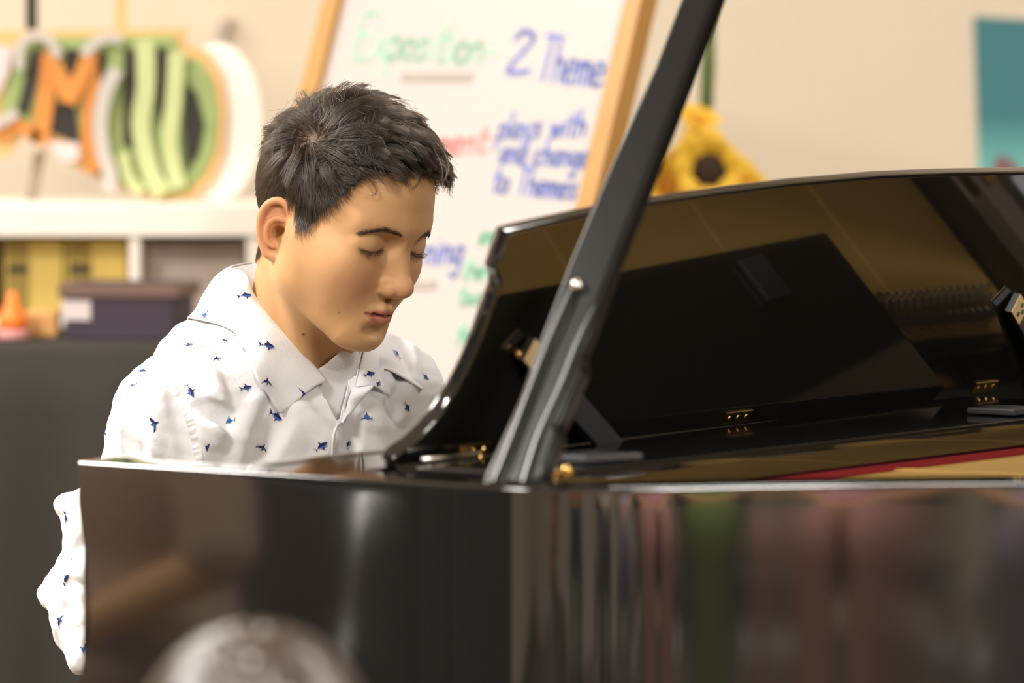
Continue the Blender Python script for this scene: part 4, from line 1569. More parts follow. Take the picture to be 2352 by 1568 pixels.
# seams
def seam(name, pts, r, lift=0.0, pucker=0.0):
    hs = pix_on(SB, [tuple(p) for p in smooth_path(pts, 10)])
    if pucker == 0:
        return obj(name, tube([h[0] + h[1] * lift - BOYL for h in hs], r, 6), shirt, M_SHIRT, smooth=True)
    bm = bmesh.new()
    rows = []
    P3 = [h[0] for h in hs]
    L = np.concatenate([[0], np.cumsum([np.linalg.norm(P3[i + 1] - P3[i]) for i in range(len(P3) - 1)])])
    ns = int(L[-1] / 0.0011)
    for k in range(ns):
        s = L[-1] * k / ns
        i = min(int(np.searchsorted(L, s, 'right')) - 1, len(P3) - 2)
        f = (s - L[i]) / max(L[i + 1] - L[i], 1e-6)
        p = P3[i] * (1 - f) + P3[i + 1] * f
        nn = hs[i][1] * (1 - f) + hs[i + 1][1] * f
        t = P3[i + 1] - P3[i]; t /= np.linalg.norm(t)
        b = np.cross(nn, t); b /= np.linalg.norm(b)
        row = []
        for q in np.linspace(-1, 1, 9):
            hgt = (1 - q * q) * (0.0012 + pucker * (0.5 + 0.5 * math.sin(s / 0.0066 * 2 * math.pi + 1.2 * q + 1.5 * math.sin(s * 210) + 0.9 * math.sin(s * 520)))) - 0.0002
            row.append(bm.verts.new(Vector(p + b * q * r + nn * hgt - BOYL)))
        rows.append(row)
    for a, b in zip(rows[:-1], rows[1:]):
        for j in range(8):
            bm.faces.new((a[j], a[j + 1], b[j + 1], b[j]))
    return obj(name, bm, shirt, M_SHIRT, smooth=True)


seam('yoke_seam', [(548, 766), (520, 776), (490, 790), (452, 798), (415, 815), (385, 838), (362, 860)], 0.0009)
seam('armhole_seam', [(362, 862), (392, 882), (418, 920), (436, 965), (448, 1010), (455, 1060), (458, 1110)], 0.0050, pucker=0.0013)
seam('armhole_seam', [(330, 872), (345, 862), (362, 862)], 0.0009)
obj('placket_edge', tube([Vector(q - BOYL) for q in (sh(752, 872, 0.0), sh(758, 900, 0.0005), sh(766, 935, 0.0005), sh(775, 975, 0.001))], [0.0022, 0.0026, 0.0026, 0.0018], 8), shirt, M_SHIRT, smooth=True)
seam('placket_edge', [(775, 975), (766, 1000), (763, 1050), (764, 1100)], 0.0012)

# ------------------------------------------------------------------ printed sharks
M_SHK = [mat('print_indigo', srgb(30, 24, 84), 0.8), mat('print_blue', srgb(34, 98, 178), 0.8)]


def arc(pts, n=3):
    return [tuple(p) for p in smooth_path(pts, n)]


SHARK_A = [  # swimming side-on
    (0, arc([(-0.30, 0.02), (-0.05, 0.16), (0.25, 0.13), (0.52, 0.0)]) + [(0.30, -0.04), (0.0, -0.02)]),
    (1, [(-0.28, 0.0), (0.0, -0.03), (0.30, -0.05), (0.50, -0.01), (0.28, -0.15), (0.0, -0.14)]),
    (0, [(0.0, 0.13), (0.16, 0.14), (-0.02, 0.36)]),
    (0, [(0.05, -0.12), (0.18, -0.13), (0.02, -0.36)]),
    (0, [(-0.26, 0.03), (-0.28, -0.02), (-0.40, 0.01), (-0.56, 0.25), (-0.46, 0.02), (-0.52, -0.18), (-0.38, -0.02)]),
]
SHARK_B = [  # turning, body bent
    (0, arc([(-0.42, -0.10), (-0.20, 0.08), (0.10, 0.10), (0.42, -0.08)]) + [(0.50, -0.22), (0.20, -0.06), (-0.05, -0.06), (-0.25, -0.08)]),
    (1, [(-0.05, 0.02), (0.15, 0.04), (0.36, -0.08), (0.20, -0.05), (0.0, -0.05)]),
    (0, [(-0.02, 0.09), (0.14, 0.07), (0.10, 0.34)]),
    (0, [(0.02, -0.06), (0.14, -0.06), (-0.02, -0.30)]),
    (0, [(-0.40, -0.08), (-0.50, 0.14), (-0.44, -0.08), (-0.62, -0.20), (-0.40, -0.14)]),
]
SHARK_C = [  # head-on, fins spread
    (1, arc([(-0.22, 0.0), (-0.08, 0.16), (0.14, 0.16), (0.26, 0.0), (0.14, -0.14), (-0.08, -0.14), (-0.22, 0.0)])[:-1]),
    (0, [(-0.05, 0.14), (0.10, 0.15), (0.0, 0.46)]),
    (0, [(-0.18, -0.04), (-0.10, -0.12), (-0.48, -0.26)]),
    (0, [(0.20, 0.04), (0.24, -0.06), (0.44, 0.02), (0.56, 0.24), (0.52, 0.0), (0.58, -0.14), (0.40, -0.03)]),
]
SHARKS = [(562, 681, 20, 0, 34), (472, 727, 50, 2, 26), (383, 764, 40, 1, 22), (430, 793, 0, 0, 34), (516, 783, -30, 1, 22), (497, 824, 40, 1, 26), (612, 795, 8, 0, 38), (327, 852, -25, 1, 32),
          (304, 886, 10, 2, 24), (437, 898, -62, 0, 34), (564, 891, 25, 0, 32), (609, 877, 10, 1, 34), (697, 908, -60, 1, 34), (352, 971, -62, 1, 44), (525, 967, 5, 2, 34), (245, 962, 55, 0, 26), (242, 997, 35, 0, 26),
          (250, 920, 80, 1, 20), (475, 1026, 75, 1, 22), (632, 955, -30, 0, 40), (601, 1028, -25, 1, 36), (737, 1025, 35, 0, 36), (799, 1022, 75, 0, 24), (841, 958, 5, 2, 32), (776, 958, 75, 1, 22), (794, 893, 50, 1, 24),
          (848, 860, 25, 0, 26), (866, 884, 75, 0, 22), (907, 813, -25, 2, 30), (975, 865, -25, 0, 26), (934, 934, -62, 0, 26), (153, 1190, -70, 1, 28), (152, 1327, 60, 1, 34), (138, 1425, 68, 1, 34), (206, 1405, 45, 1, 26),
          (192, 1490, 60, 2, 24), (166, 1285, 30, 1, 12), (420, 1120, 20, 0, 34), (520, 1110, -40, 1, 34), (620, 1120, 30, 2, 34), (300, 1180, 60, 0, 34), (720, 1120, 0, 0, 34)]
bm = bmesh.new()
for px, py, ang, var, size in SHARKS:
    d = ray(px, py).normalized()
    h1, h2 = SB.ray_cast(EYE_V, d), CB.ray_cast(EYE_V, d)
    if h1[0] is None and h2[0] is None:
        continue
    use = CB if (h1[0] is None or (h2[0] is not None and h2[3] < h1[3])) else SB
    h = h2 if use is CB else h1
    c, n = np.array(h[0]), np.array(h[1])
    if n @ np.array(d) > 0: n = -n
    sc = size / F * c[1]
    tx = np.array([1.0, 0, 0]); tx -= n * (tx @ n); tx /= np.linalg.norm(tx)
    ty = np.cross(n, tx); ty = ty if ty[2] > 0 else -ty
    ca_, sa_ = math.cos(math.radians(ang)), math.sin(math.radians(ang))
    for ci, poly in (SHARK_A, SHARK_B, SHARK_C)[var]:
        vs = []
        for u, v in poly:
            a, b = (u * ca_ - v * sa_) * sc, (u * sa_ + v * ca_) * sc
            q = c + tx * a + ty * b
            l, nn, _, _ = use.find_nearest(Vector(q))
            nn = np.array(nn)
            if nn @ n < 0: nn = -nn
            vs.append(bm.verts.new(Vector(np.array(l) + nn * (0.0022 if use is CB else 0.0010) + n * 0.0004 * ci - BOYL)))
        f = bm.faces.new(vs)
        f.material_index = ci
bmesh.ops.triangulate(bm, faces=bm.faces[:])
sp = obj('shark_print', bm, shirt, M_SHK)
sp['kind'] = 'stuff'
print('shirt', len(SV))

# ------------------------------------------------------------------ trousers and shoes of the pianist
tf = Field(np.arange(-0.50, 0.36, 0.008), np.arange(4.10, 4.95, 0.008), np.arange(0.06, 0.66, 0.008))
tf.ell(tp(-0.05, 0.0, -0.46), (0.105, 0.150, 0.105), TB, 0.03)
for H_, K_, A_ in ((HIP_R, KNEE_R, ANK_R), (HIP_L, KNEE_L, ANK_L)):
    tf.caps(H_, K_, 0.078, 0.058, 0.03)
    tf.caps(K_, A_ + UP * 0.02, 0.057, 0.042, 0.015)
TV, TQ = tf.mesh()
tr = obj('trousers', mesh_np('trousers', TV - BOYL, TQ), boy, mat('black_trouser_cloth', (0.02, 0.02, 0.024, 1), 0.9), smooth=True)
for A_ in (ANK_R, ANK_L):
    f = Field(np.arange(A_[0] - 0.1, A_[0] + 0.22, 0.005), np.arange(A_[1] - 0.2, A_[1] + 0.1, 0.005), np.arange(0.0, 0.14, 0.005))
    dv = np.array([PD[0], PD[1], 0])
    f.caps(A_ - UP * 0.04, A_ + dv * 0.14 - UP * 0.058, 0.042, 0.033, 0.02)
    v, q = f.mesh()
    v[:, 2] = np.maximum(v[:, 2], 0.002)
    obj('shoe', mesh_np('shoe', v - BOYL, q), boy, M_BLACK, smooth=True)

# ------------------------------------------------------------------ background: easel with whiteboard
M_PINE = wood('honey_pine', srgb(196, 148, 78), srgb(168, 120, 58))
M_BOARD = mat('whiteboard_enamel', srgb(190, 184, 182), 0.35, spec=0.3)
INK = {'green': mat('green_marker_ink', srgb(150, 205, 180), 0.6), 'blue': mat('blue_marker_ink', srgb(108, 126, 200), 0.6),
       'red': mat('red_marker_ink', srgb(226, 150, 148), 0.6), 'grey': mat('grey_marker_ink', srgb(176, 166, 156), 0.6)}
yaw, lean = math.radians(46), math.radians(18.5)
nh = Vector((-math.sin(yaw), -math.cos(yaw), 0))
bu = (up * math.cos(lean) - nh * math.sin(lean)).normalized()      # up the board
br = Vector((math.cos(yaw), -math.sin(yaw), 0))                    # along its foot, to the right as seen
bn = br.cross(bu); bn = bn if bn.y < 0 else -bn
bp = P(1100, 250, 6.0)


def on_board(px, py):
    p = hit_plane(px, py, bp, bn)
    return (p - bp).dot(br), (p - bp).dot(bu)


def board_pt(a, b, off=0.0):
    return bp + br * a + bu * b + bn * off


aL = 0.5 * (on_board(775, 0)[0] + on_board(733, 150)[0])
aR = 0.5 * (on_board(1466, 0)[0] + on_board(1362, 465)[0])
bT, bB = on_board(1100, -260)[1], on_board(1100, 1010)[1]
foot = Vector(((board_pt((aL + aR) / 2, bB)).x, (board_pt((aL + aR) / 2, bB)).y, 0))
easel = thing('whiteboard_easel', 'leaning whiteboard in a honey wood frame with handwritten lesson notes', 'whiteboard', tuple(foot))


def eobj(name, me, m, parent=None, smooth=False):
    o = obj(name, me, parent or easel, m, smooth=smooth)
    o.data.transform(Matrix.Translation(-foot))
    return o


def bar(a0, b0, a1, b1, w, t, off=0.0):
    """Flat bar lying on the board plane."""
    p, q = Vector((a0, b0)), Vector((a1, b1))
    d = (q - p).normalized(); s = Vector((-d.y, d.x)) * w / 2
    return prism([board_pt(*(p + s)), board_pt(*(p - s)), board_pt(*(q - s)), board_pt(*(q + s))], bn * off, bn * (off + t), 0.002)


eobj('panel', prism([board_pt(aL, bB), board_pt(aR, bB), board_pt(aR, bT), board_pt(aL, bT)], bn * -0.012, bn * 0.0, 0), M_BOARD)
fw = 0.030
eobj('frame_rail', bar(aL, bB - 0.55, aL, bT + 0.02, fw, 0.03, -0.018), M_PINE)
eobj('frame_rail', bar(aR, bB - 0.55, aR, bT + 0.02, fw, 0.03, -0.018), M_PINE)
eobj('frame_rail', bar(aL, bT, aR, bT, fw, 0.028, -0.018), M_PINE)
eobj('frame_rail', bar(aL, bB, aR, bB, fw, 0.028, -0.018), M_PINE)
eobj('marker_ledge', bar(aL, bB + 0.02, aR, bB + 0.02, 0.02, 0.06, 0.0), M_PINE)
for a in ((aL + aR) / 2 - 0.06,):
    t0 = board_pt(a, bT - 0.05, -0.02)
    t1 = Vector((t0.x - nh.x * 0.42, t0.y - nh.y * 0.42, 0.012))
    eobj('rear_leg', tube([t0, t1], 0.014, 8), M_PINE)

# single-stroke handwriting (letters in a 1-high box, x to the right)
GL = {
    'E': [[(.55, 1), (.05, 1), (.05, 0), (.55, 0)], [(.05, .52), (.45, .52)]], 'x': [[(.05, .5), (.45, 0)], [(.45, .5), (.05, 0)]],
    'p': [[(.08, .5), (.08, -.4)], [(.08, .4), (.25, .52), (.42, .4), (.42, .12), (.25, 0), (.08, .1)]],
    'o': [[(.25, .5), (.08, .38), (.06, .14), (.25, 0), (.43, .14), (.42, .38), (.25, .5)]],
    's': [[(.4, .45), (.22, .52), (.1, .4), (.36, .18), (.25, .02), (.06, .08)]], 'i': [[(.12, .5), (.12, 0)], [(.12, .68), (.13, .72)]],
    't': [[(.2, .9), (.2, .1), (.32, 0)], [(.04, .58), (.4, .58)]], 'n': [[(.08, .5), (.08, 0)], [(.08, .36), (.25, .5), (.4, .38), (.42, 0)]],
    '-': [[(.08, .3), (.42, .3)]], '2': [[(.08, .8), (.2, .98), (.42, .95), (.5, .75), (.06, .02), (.6, .02)]],
    'T': [[(.02, 1), (.6, 1)], [(.31, 1), (.28, 0)]], 'h': [[(.08, 1), (.08, 0)], [(.08, .36), (.25, .5), (.4, .38), (.42, 0)]],
    'e': [[(.06, .27), (.42, .28), (.38, .46), (.22, .52), (.06, .34), (.08, .08), (.26, 0), (.42, .1)]],
    'm': [[(.06, .5), (.06, 0)], [(.06, .38), (.2, .5), (.3, .36), (.31, 0)], [(.31, .38), (.45, .5), (.55, .36), (.56, 0)]],
    'l': [[(.1, 1), (.1, 0)]], 'a': [[(.42, .42), (.24, .5), (.07, .3), (.12, .04), (.3, .04), (.42, .25)], [(.43, .5), (.43, 0)]],
    'y': [[(.05, .5), (.24, .06)], [(.44, .5), (.14, -.4)]], 'w': [[(.03, .5), (.16, 0), (.29, .4), (.42, 0), (.56, .5)]],
    'd': [[(.42, .42), (.24, .5), (.07, .3), (.12, .04), (.3, .04), (.42, .25)], [(.43, 1), (.43, 0)]],
    'c': [[(.42, .42), (.25, .5), (.07, .32), (.1, .08), (.25, 0), (.42, .08)]],
    'g': [[(.42, .42), (.24, .5), (.07, .3), (.12, .06), (.3, .06), (.42, .25)], [(.43, .5), (.42, -.28), (.25, -.4), (.08, -.3)]],
    'D': [[(.06, 1), (.06, 0), (.3, .02), (.55, .3), (.55, .7), (.3, .98), (.06, 1)]], 'v': [[(.04, .5), (.22, 0), (.42, .5)]],
    ':': [[(.12, .45), (.12, .49)], [(.12, .05), (.12, .09)]], 'r': [[(.08, .5), (.08, 0)], [(.08, .34), (.22, .5), (.38, .46)]],
    'u': [[(.07, .5), (.08, .12), (.22, 0), (.4, .14)], [(.42, .5), (.42, 0)]],
}
ADV = {'m': .66, 'w': .64, 'i': .26, 'l': .24, 'E': .68, '2': .7, 'T': .62, 'D': .66, ' ': .4, ':': .26, 't': .44}


def write(text, p0, p1, hpx, ink, wpx, slant=0.16):
    """Marker writing whose base line runs from pixel p0 to p1 on the board; hpx = capital height in pixels."""
    a0, b0 = on_board(*p0); a1, b1 = on_board(*p1)
    tot = sum(ADV.get(c, .54) for c in text)
    a2, b2 = on_board(p0[0], p0[1] - hpx)
    H = math.hypot(a2 - a0, b2 - b0)
    dx = Vector((a1 - a0, b1 - b0)) / tot
    uy = Vector((0, 1)) * H
    w = wpx / F * 6.0 / 2
    bm = bmesh.new()
    x = 0.0
    for c in text:
        for st in GL.get(c, []):
            pts = [Vector((a0, b0)) + dx * (x + u + slant * v * 0.0) + uy * v for u, v in (smooth_path(st, 3) if len(st) > 2 else st)]
            for q0, q1 in zip(pts[:-1], pts[1:]):
                d = q1 - q0
                d = d.normalized() if d.length > 1e-6 else Vector((1, 0))
                s = Vector((-d.y, d.x)) * w
                e = d * w * 0.6
                bm.faces.new([bm.verts.new(board_pt(*(v), 0.0009)) for v in (q0 - e + s, q0 - e - s, q1 + e - s, q1 + e + s)])
        x += ADV.get(c, .54)
    eobj('marker_writing', bm, INK[ink])


write('Exposition-', (815, 132), (1140, 152), 92, 'green', 11)
write('2', (1160, 164), (1225, 166), 88, 'blue', 13)
write('Themes', (1232, 182), (1412, 204), 96, 'blue', 10)
write('Development:', (800, 365), (1130, 350), 62, 'red', 11)
write('plays with', (1140, 318), (1345, 312), 56, 'blue', 9)
write('and changes', (1145, 372), (1372, 385), 56, 'blue', 9)
write('to Themes', (1128, 440), (1325, 458), 58, 'blue', 9)
write('returning', (845, 610), (1062, 604), 70, 'blue', 10)
for p0, p1 in (((925, 178), (1085, 178)), ((900, 656), (1002, 655))):
    a0, b0 = on_board(*p0); a1, b1 = on_board(*p1)
    eobj('marker_underline', bar(a0, b0, a1, b1, 0.009, 0.0006, 0.0005), INK['grey'])
for k, (t, p0, p1) in enumerate((('one', (1100, 560), (1140, 560)), ('then', (1060, 640), (1130, 640)), ('two', (1050, 700), (1110, 700)), ('then', (1045, 790), (1110, 790)))):
    write(t, p0, p1, 46, 'green', 10)

# ------------------------------------------------------------------ counter under a black cloth
CT = 0.957
M_CLOTH = mat('black_table_cloth', srgb(52, 49, 44), 0.95, bump=0.2, scale=300)
counter = thing('draped_counter', 'long counter behind the boy draped to the floor in black cloth', 'table', (-1.15, 6.55, 0))
obj('tabletop', box((0, 0.02, CT - 0.02), (1.62, 0.62, 0.03), bevel=0.003), counter, M_PINE)
for sx in (-0.76, 0.76):
    for sy in (-0.24, 0.28):
        obj('leg', box((sx, sy, (CT - 0.035) / 2), (0.05, 0.05, CT - 0.035), bevel=0.003), counter, M_PINE)
bm = bmesh.new()
nx = 160
prof = [(0.335, CT - 0.45), (0.333, CT - 0.02), (0.325, CT - 0.002), (0.30, CT), (-0.28, CT), (-0.305, CT - 0.002), (-0.315, CT - 0.012), (-0.318, CT - 0.10), (-0.322, 0.5), (-0.326, 0.25), (-0.328, 0.015)]
rows = []
for i in range(nx + 1):
    x = -0.83 + 1.66 * i / nx
    row = []
    for j, (y, z) in enumerate(prof):
        dz = max(0, (CT - z)) * (1 if y < 0 else 0)
        row.append(bm.verts.new((x, y - dz * 0.035 * (1 + math.sin(x * 34 + 1.2 * math.sin(x * 9))), z)))
    rows.append(row)
for a, b in zip(rows[:-1], rows[1:]):
    for j in range(len(prof) - 1):
        bm.faces.new((a[j], b[j], b[j + 1], a[j + 1]))
tag(obj('black_tablecloth', bm, None, M_CLOTH, smooth=True, loc=(-1.15, 6.55, 0)), 'black cloth draped over the long counter behind the boy', 'tablecloth')

# ------------------------------------------------------------------ white cubby shelf on the counter
M_WHITE = mat('white_laminate', srgb(244, 236, 224), 0.55)


def px_box(x0, y0, x1, y1, Y, depth, z0=None, bevel=0.003):
    """Box whose front face fills a pixel rectangle at distance Y."""
    a, b = P(x0, y0, Y), P(x1, y1, Y)
    zb = b.z if z0 is None else z0
    return ((a.x + b.x) / 2, Y + depth / 2, (a.z + zb) / 2), (abs(b.x - a.x), depth, a.z - zb)


CTZ = CT + 0.0015
c0, s0 = px_box(-150, 468, 604, 544, 6.52, 0.30)
shelf = thing('cubby_shelf', 'white open cubby shelf standing on the black draped counter', 'shelf', (c0[0], c0[1], CTZ))


def sobj(name, c, s, m=M_WHITE, bevel=0.003):
    return obj(name, box((c[0] - shelf.location.x, c[1] - shelf.location.y, c[2] - CTZ), s, bevel=bevel), shelf, m)


sobj('top_board', c0, s0)
zt_, zb_ = c0[2] - s0[2] / 2, CTZ
for x0, x1 in ((-150, -128), (296, 322), (566, 604)):
    c, s = px_box(x0, 544, x1, 700, 6.525, 0.29)
    sobj('divider', (c[0], c[1], (zt_ + zb_) / 2), (s[0], s[1], zt_ - zb_ - 0.001))
sobj('back_panel', (c0[0], 6.52 + 0.29, (zt_ + zb_) / 2), (s0[0], 0.012, zt_ - zb_ - 0.001), mat('cubby_back', srgb(200, 186, 168), 0.7))
sobj('base_board', (c0[0], 6.66, zb_ + 0.006), (s0[0] - 0.02, 0.26, 0.012))
SH0 = zb_ + 0.0125
M_YEL = mat('yellow_card', srgb(206, 178, 92), 0.7, noise=0.06, scale=30)
M_OLIVE = mat('olive_label_strip', srgb(150, 128, 62), 0.8, noise=0.2, scale=60)
M_BLKLAB = mat('black_label', srgb(52, 46, 30), 0.7)
for i, (x0, x1, lab) in enumerate(((10, 146, 'yellow file box nearest the left edge of the white cubby shelf'), (151, 292, 'yellow file box beside the white divider of the cubby shelf'))):
    c, s = px_box(x0, 548, x1, 745, 6.56, 0.20, SH0)
    t = thing('file_box', lab, 'file box', (c[0], c[1], SH0), 0, 'yellow file boxes in the cubby shelf')
    obj('body', box((0, 0, s[2] / 2), s, bevel=0.003), t, M_YEL)
    obj('spine_strip', box((-s[0] * 0.27, -s[1] / 2 - 0.0012, s[2] * 0.5), (s[0] * 0.36, 0.002, s[2] * 0.94), bevel=0.0005), t, M_OLIVE)
    obj('label', box((-s[0] * 0.27, -s[1] / 2 - 0.003, s[2] * 0.62), (s[0] * 0.33, 0.0015, s[2] * 0.10), bevel=0.0004), t, M_BLKLAB)
    obj('label', box((-s[0] * 0.27, -s[1] / 2 - 0.003, s[2] * 0.95 - 0.01), (s[0] * 0.28, 0.0015, s[2] * 0.05), bevel=0.0004), t, M_OLIVE)
c, s = px_box(330, 560, 560, 700, 6.57, 0.18, SH0)
t = thing('storage_bin', 'grey storage bin in the right half of the cubby shelf', 'bin', (c[0], c[1], SH0))
gm = mat('grey_plastic', srgb(176, 160, 150), 0.6)
obj('body', box((0, 0, s[2] / 2 - 0.006), (s[0], s[1], s[2] - 0.012), bevel=0.004), t, gm)
obj('lid', box((0, 0, s[2] - 0.004), (s[0] + 0.006, s[1] + 0.006, 0.012), bevel=0.003), t, gm)
# dark crate on the counter, in front
c, s = px_box(150, 655, 425, 772, 6.285, 0.10, CTZ)
cr = thing('crate', 'dark purple crate with a brown rim and a white label', 'crate', (c[0], c[1] + 0.02, CTZ), math.radians(-9))
mp_, mb_ = mat('dark_purple_plastic', srgb(58, 46, 62), 0.6), mat('brown_rim', srgb(112, 88, 76), 0.6)
w_, d_, h_ = s[0] * 0.92, 0.11, s[2]
for nm, cc, ss in (('front_wall', (0, -d_ / 2, h_ / 2), (w_, 0.005, h_)), ('rear_wall', (0, d_ / 2, h_ / 2), (w_, 0.005, h_)), ('side_wall', (-w_ / 2, 0, h_ / 2), (0.005, d_, h_)), ('side_wall', (w_ / 2, 0, h_ / 2), (0.005, d_, h_)), ('floor_panel', (0, 0, 0.004), (w_ - .006, d_ - .006, 0.006))):
    obj(nm, box(cc, ss, bevel=0.001), cr, mp_)
bm = bmesh.new()
for cc, ss in (((0, -d_ / 2 - .004, h_ - .008), (w_ + .02, 0.008, 0.018)), ((0, d_ / 2 + .004, h_ - .008), (w_ + .02, 0.008, 0.018)), ((-w_ / 2 - .006, 0, h_ - .008), (0.008, d_, 0.018)), ((w_ / 2 + .006, 0, h_ - .008), (0.008, d_, 0.018))):
    add_box(bm, cc, ss, bevel=0.002)
obj('rim', bm, cr, mb_)
obj('label', box((-w_ * 0.40, -d_ / 2 - 0.004, h_ * 0.52), (0.040, 0.0015, 0.026), bevel=0.0005), cr, mat('white_label', srgb(214, 204, 204), 0.6))
# orange glue bottle, wooden ruler box and a low tray
b0 = P(28, 752, 6.285)
t = thing('glue_bottle', 'small orange bottle with a pink base at the edge of the counter', 'bottle', (b0.x, 6.29, CTZ))
bm = add_lathe(bmesh.new(), [(0.014, 0.012), (0.020, 0.013), (0.020, 0.030), (0.013, 0.040), (0.008, 0.052), (0.006, 0.062), (0.002, 0.064)], 18); bmesh.ops.recalc_face_normals(bm, faces=bm.faces[:])
obj('body', bm, t, mat('orange_plastic', srgb(250, 130, 40), 0.5), smooth=True)
bm = add_lathe(bmesh.new(), [(0.021, 0.0), (0.022, 0.002), (0.022, 0.013), (0.018, 0.0135)], 18); bmesh.ops.recalc_face_normals(bm, faces=bm.faces[:])
obj('base', bm, t, mat('pink_plastic', srgb(206, 142, 140), 0.5), smooth=True)
c, s = px_box(56, 716, 132, 752, 6.33, 0.05, CTZ)
tag(obj('ruler_box', box((0, 0, s[2] / 2), s, bevel=0.003), None, mat('pale_wood', srgb(226, 170, 104), 0.6), loc=(c[0], c[1], CTZ)), 'pale wooden ruler box between the orange bottle and the dark crate', 'box')

# ------------------------------------------------------------------ cut-out letter sign leaning above the shelf
SY = 6.62
sb = P(250, 466, SY)
sign = thing('letter_sign', 'cut-out sign of orange and green painted block letters standing on the shelf', 'sign', (sb.x, SY, shelf.location.z + (zt_ - CTZ) + s0[2] + 0.001 if False else c0[2] + s0[2] / 2 + 0.0005))
SO = Vector(sign.location)
M_ORG = mat('orange_poster_paint', srgb(214, 140, 66), 0.7, noise=0.18, scale=25)
M_TAN = mat('tan_sign_edge', srgb(228, 184, 124), 0.7)
M_GRN = mat('green_poster_paint', srgb(156, 174, 110), 0.7, noise=0.25, scale=30)
M_LGRN = mat('pale_green_paint', srgb(196, 206, 148), 0.7, noise=0.12, scale=30)
M_BLKP = mat('black_poster_paint', srgb(48, 43, 38), 0.7)
M_GREYP = mat('silver_paper', srgb(196, 190, 182), 0.7)
M_FOAM = mat('white_foam_disc', srgb(255, 250, 240), 0.6)
M_PNK = mat('pale_pink_paper', srgb(226, 206, 206), 0.7)


def cut(name, poly, layer, m, n=0, t=0.0035):
    pts = smooth_path(poly + [poly[0]], n)[:-1] if n else poly
    q = [P(p[0], p[1], SY) - SO for p in pts]
    y = -layer * 0.004
    o = obj(name, prism(q, (0, y, 0), (0, y - t, 0), 0.0006, 1), sign, m)
    return o


def stroke(name, pts, wpx, layer, m, n=5):
    pts = [np.array(p) for p in smooth_path(pts, n)]
    L, R = [], []
    for i, p in enumerate(pts):
        d = pts[min(i + 1, len(pts) - 1)] - pts[max(i - 1, 0)]; d = d / np.linalg.norm(d)
        s = np.array([-d[1], d[0]]) * wpx / 2
        L.append(p + s); R.append(p - s)
    return cut(name, L + R[::-1], layer, m)


cut('foam_disc', [(500 + 100 * math.cos(a), 280 + 183 * math.sin(a)) for a in np.linspace(0, 2 * math.pi, 40)[:-1]], -3, M_FOAM)
cut('sign_board', [(-120, 72), (432, 64), (428, 100), (478, 118), (508, 165), (522, 250), (516, 345), (490, 415), (440, 458), (370, 464), (250, 424), (110, 345), (60, 305), (20, 360), (-120, 380)], 0, M_TAN)
cut('green_field', [(40, 84), (405, 80), (412, 128), (462, 140), (492, 190), (502, 260), (496, 340), (470, 400), (430, 440), (372, 448), (285, 428), (240, 380), (120, 300), (70, 290), (0, 255), (20, 180)], 1, M_GRN)
for poly in ([(76, 112), (104, 112), (66, 264), (40, 256)], [(148, 112), (188, 112), (168, 178), (156, 160)], [(128, 232), (174, 232), (184, 335), (150, 318), (114, 300)], [(224, 118), (246, 118), (244, 240), (228, 240)],
             [(286, 112), (308, 112), (312, 240), (306, 346), (284, 330)], [(364, 110), (390, 106), (386, 200), (372, 300), (360, 240)], [(430, 188), (452, 214), (470, 285), (458, 352), (430, 394), (424, 290)], [(352, 395), (378, 400), (384, 442), (352, 444)], [(190, 330), (240, 360), (232, 410), (196, 372)]):
    cut('black_cutout', poly, 2, M_BLKP)
stroke('letter_stroke', [(92, 330), (108, 220), (118, 122)], 40, 3, M_ORG)
stroke('letter_stroke', [(112, 118), (138, 170), (160, 232)], 36, 4, M_ORG)
stroke('letter_stroke', [(158, 236), (186, 180), (212, 118)], 36, 5, M_ORG)
stroke('letter_stroke', [(206, 120), (212, 220), (208, 300), (214, 395)], 40, 3, M_ORG)
stroke('letter_stroke', [(0, 320), (40, 285), (92, 320)], 30, 3, M_ORG)
stroke('silver_edge', [(48, 160), (52, 104), (82, 82), (118, 92), (140, 132)], 22, 6, M_GREYP)
stroke('silver_edge', [(196, 128), (216, 102), (250, 86), (284, 92)], 24, 6, M_GREYP)
stroke('silver_edge', [(272, 160), (248, 205), (234, 275), (240, 345), (256, 400), (254, 440)], 34, 6, M_GREYP)
stroke('silver_edge', [(-30, 300), (20, 272), (44, 258)], 24, 6, M_GREYP)
stroke('letter_stroke', [(334, 92), (338, 190), (326, 290), (348, 390), (376, 446)], 42, 4, M_LGRN)
stroke('letter_stroke', [(408, 118), (402, 230), (392, 330), (412, 430)], 38, 5, M_LGRN)
stroke('letter_stroke', [(284, 350), (300, 410), (330, 440)], 26, 4, M_LGRN)
cut('paper_patch', [(108, 326), (184, 326), (188, 366), (150, 372)], 7, M_PNK)
cut('paper_patch', [(-20, 104), (34, 110), (22, 170), (-20, 250)], 3, M_PNK)
for x0, x1, yb, m in ((58, 86, 70, M_BLKP), (264, 292, 72, M_TAN)):
    q = [P(x, y, SY) - SO for x, y in ((x0, yb), (x1, yb), (x1, -330), (x0, -330))]
    obj('hanging_strap', prism(q, (0, 0.006, 0), (0, 0.004, 0), 0), sign, m)
q = [P(x, y, SY) - SO for x, y in ((72, 350), (98, 350), (78, 464), (52, 464))]
obj('slant_strip', prism(q, (0, 0.05, 0), (0, 0.04, 0), 0.001), sign, mat('grey_strip', srgb(160, 146, 128), 0.5))  # grey strip slanting down behind the lower left of the board
q = [P(x, y, YB) for x, y in ((505, 44), (534, 40), (514, 104), (488, 106))]
tag(obj('wall_clip', prism(q, (0, -0.001, 0), (0, -0.02, 0), 0.003), None, mat('grey_clip', srgb(186, 174, 160), 0.5)), 'small grey clip stuck to the wall above the letter sign', 'clip')

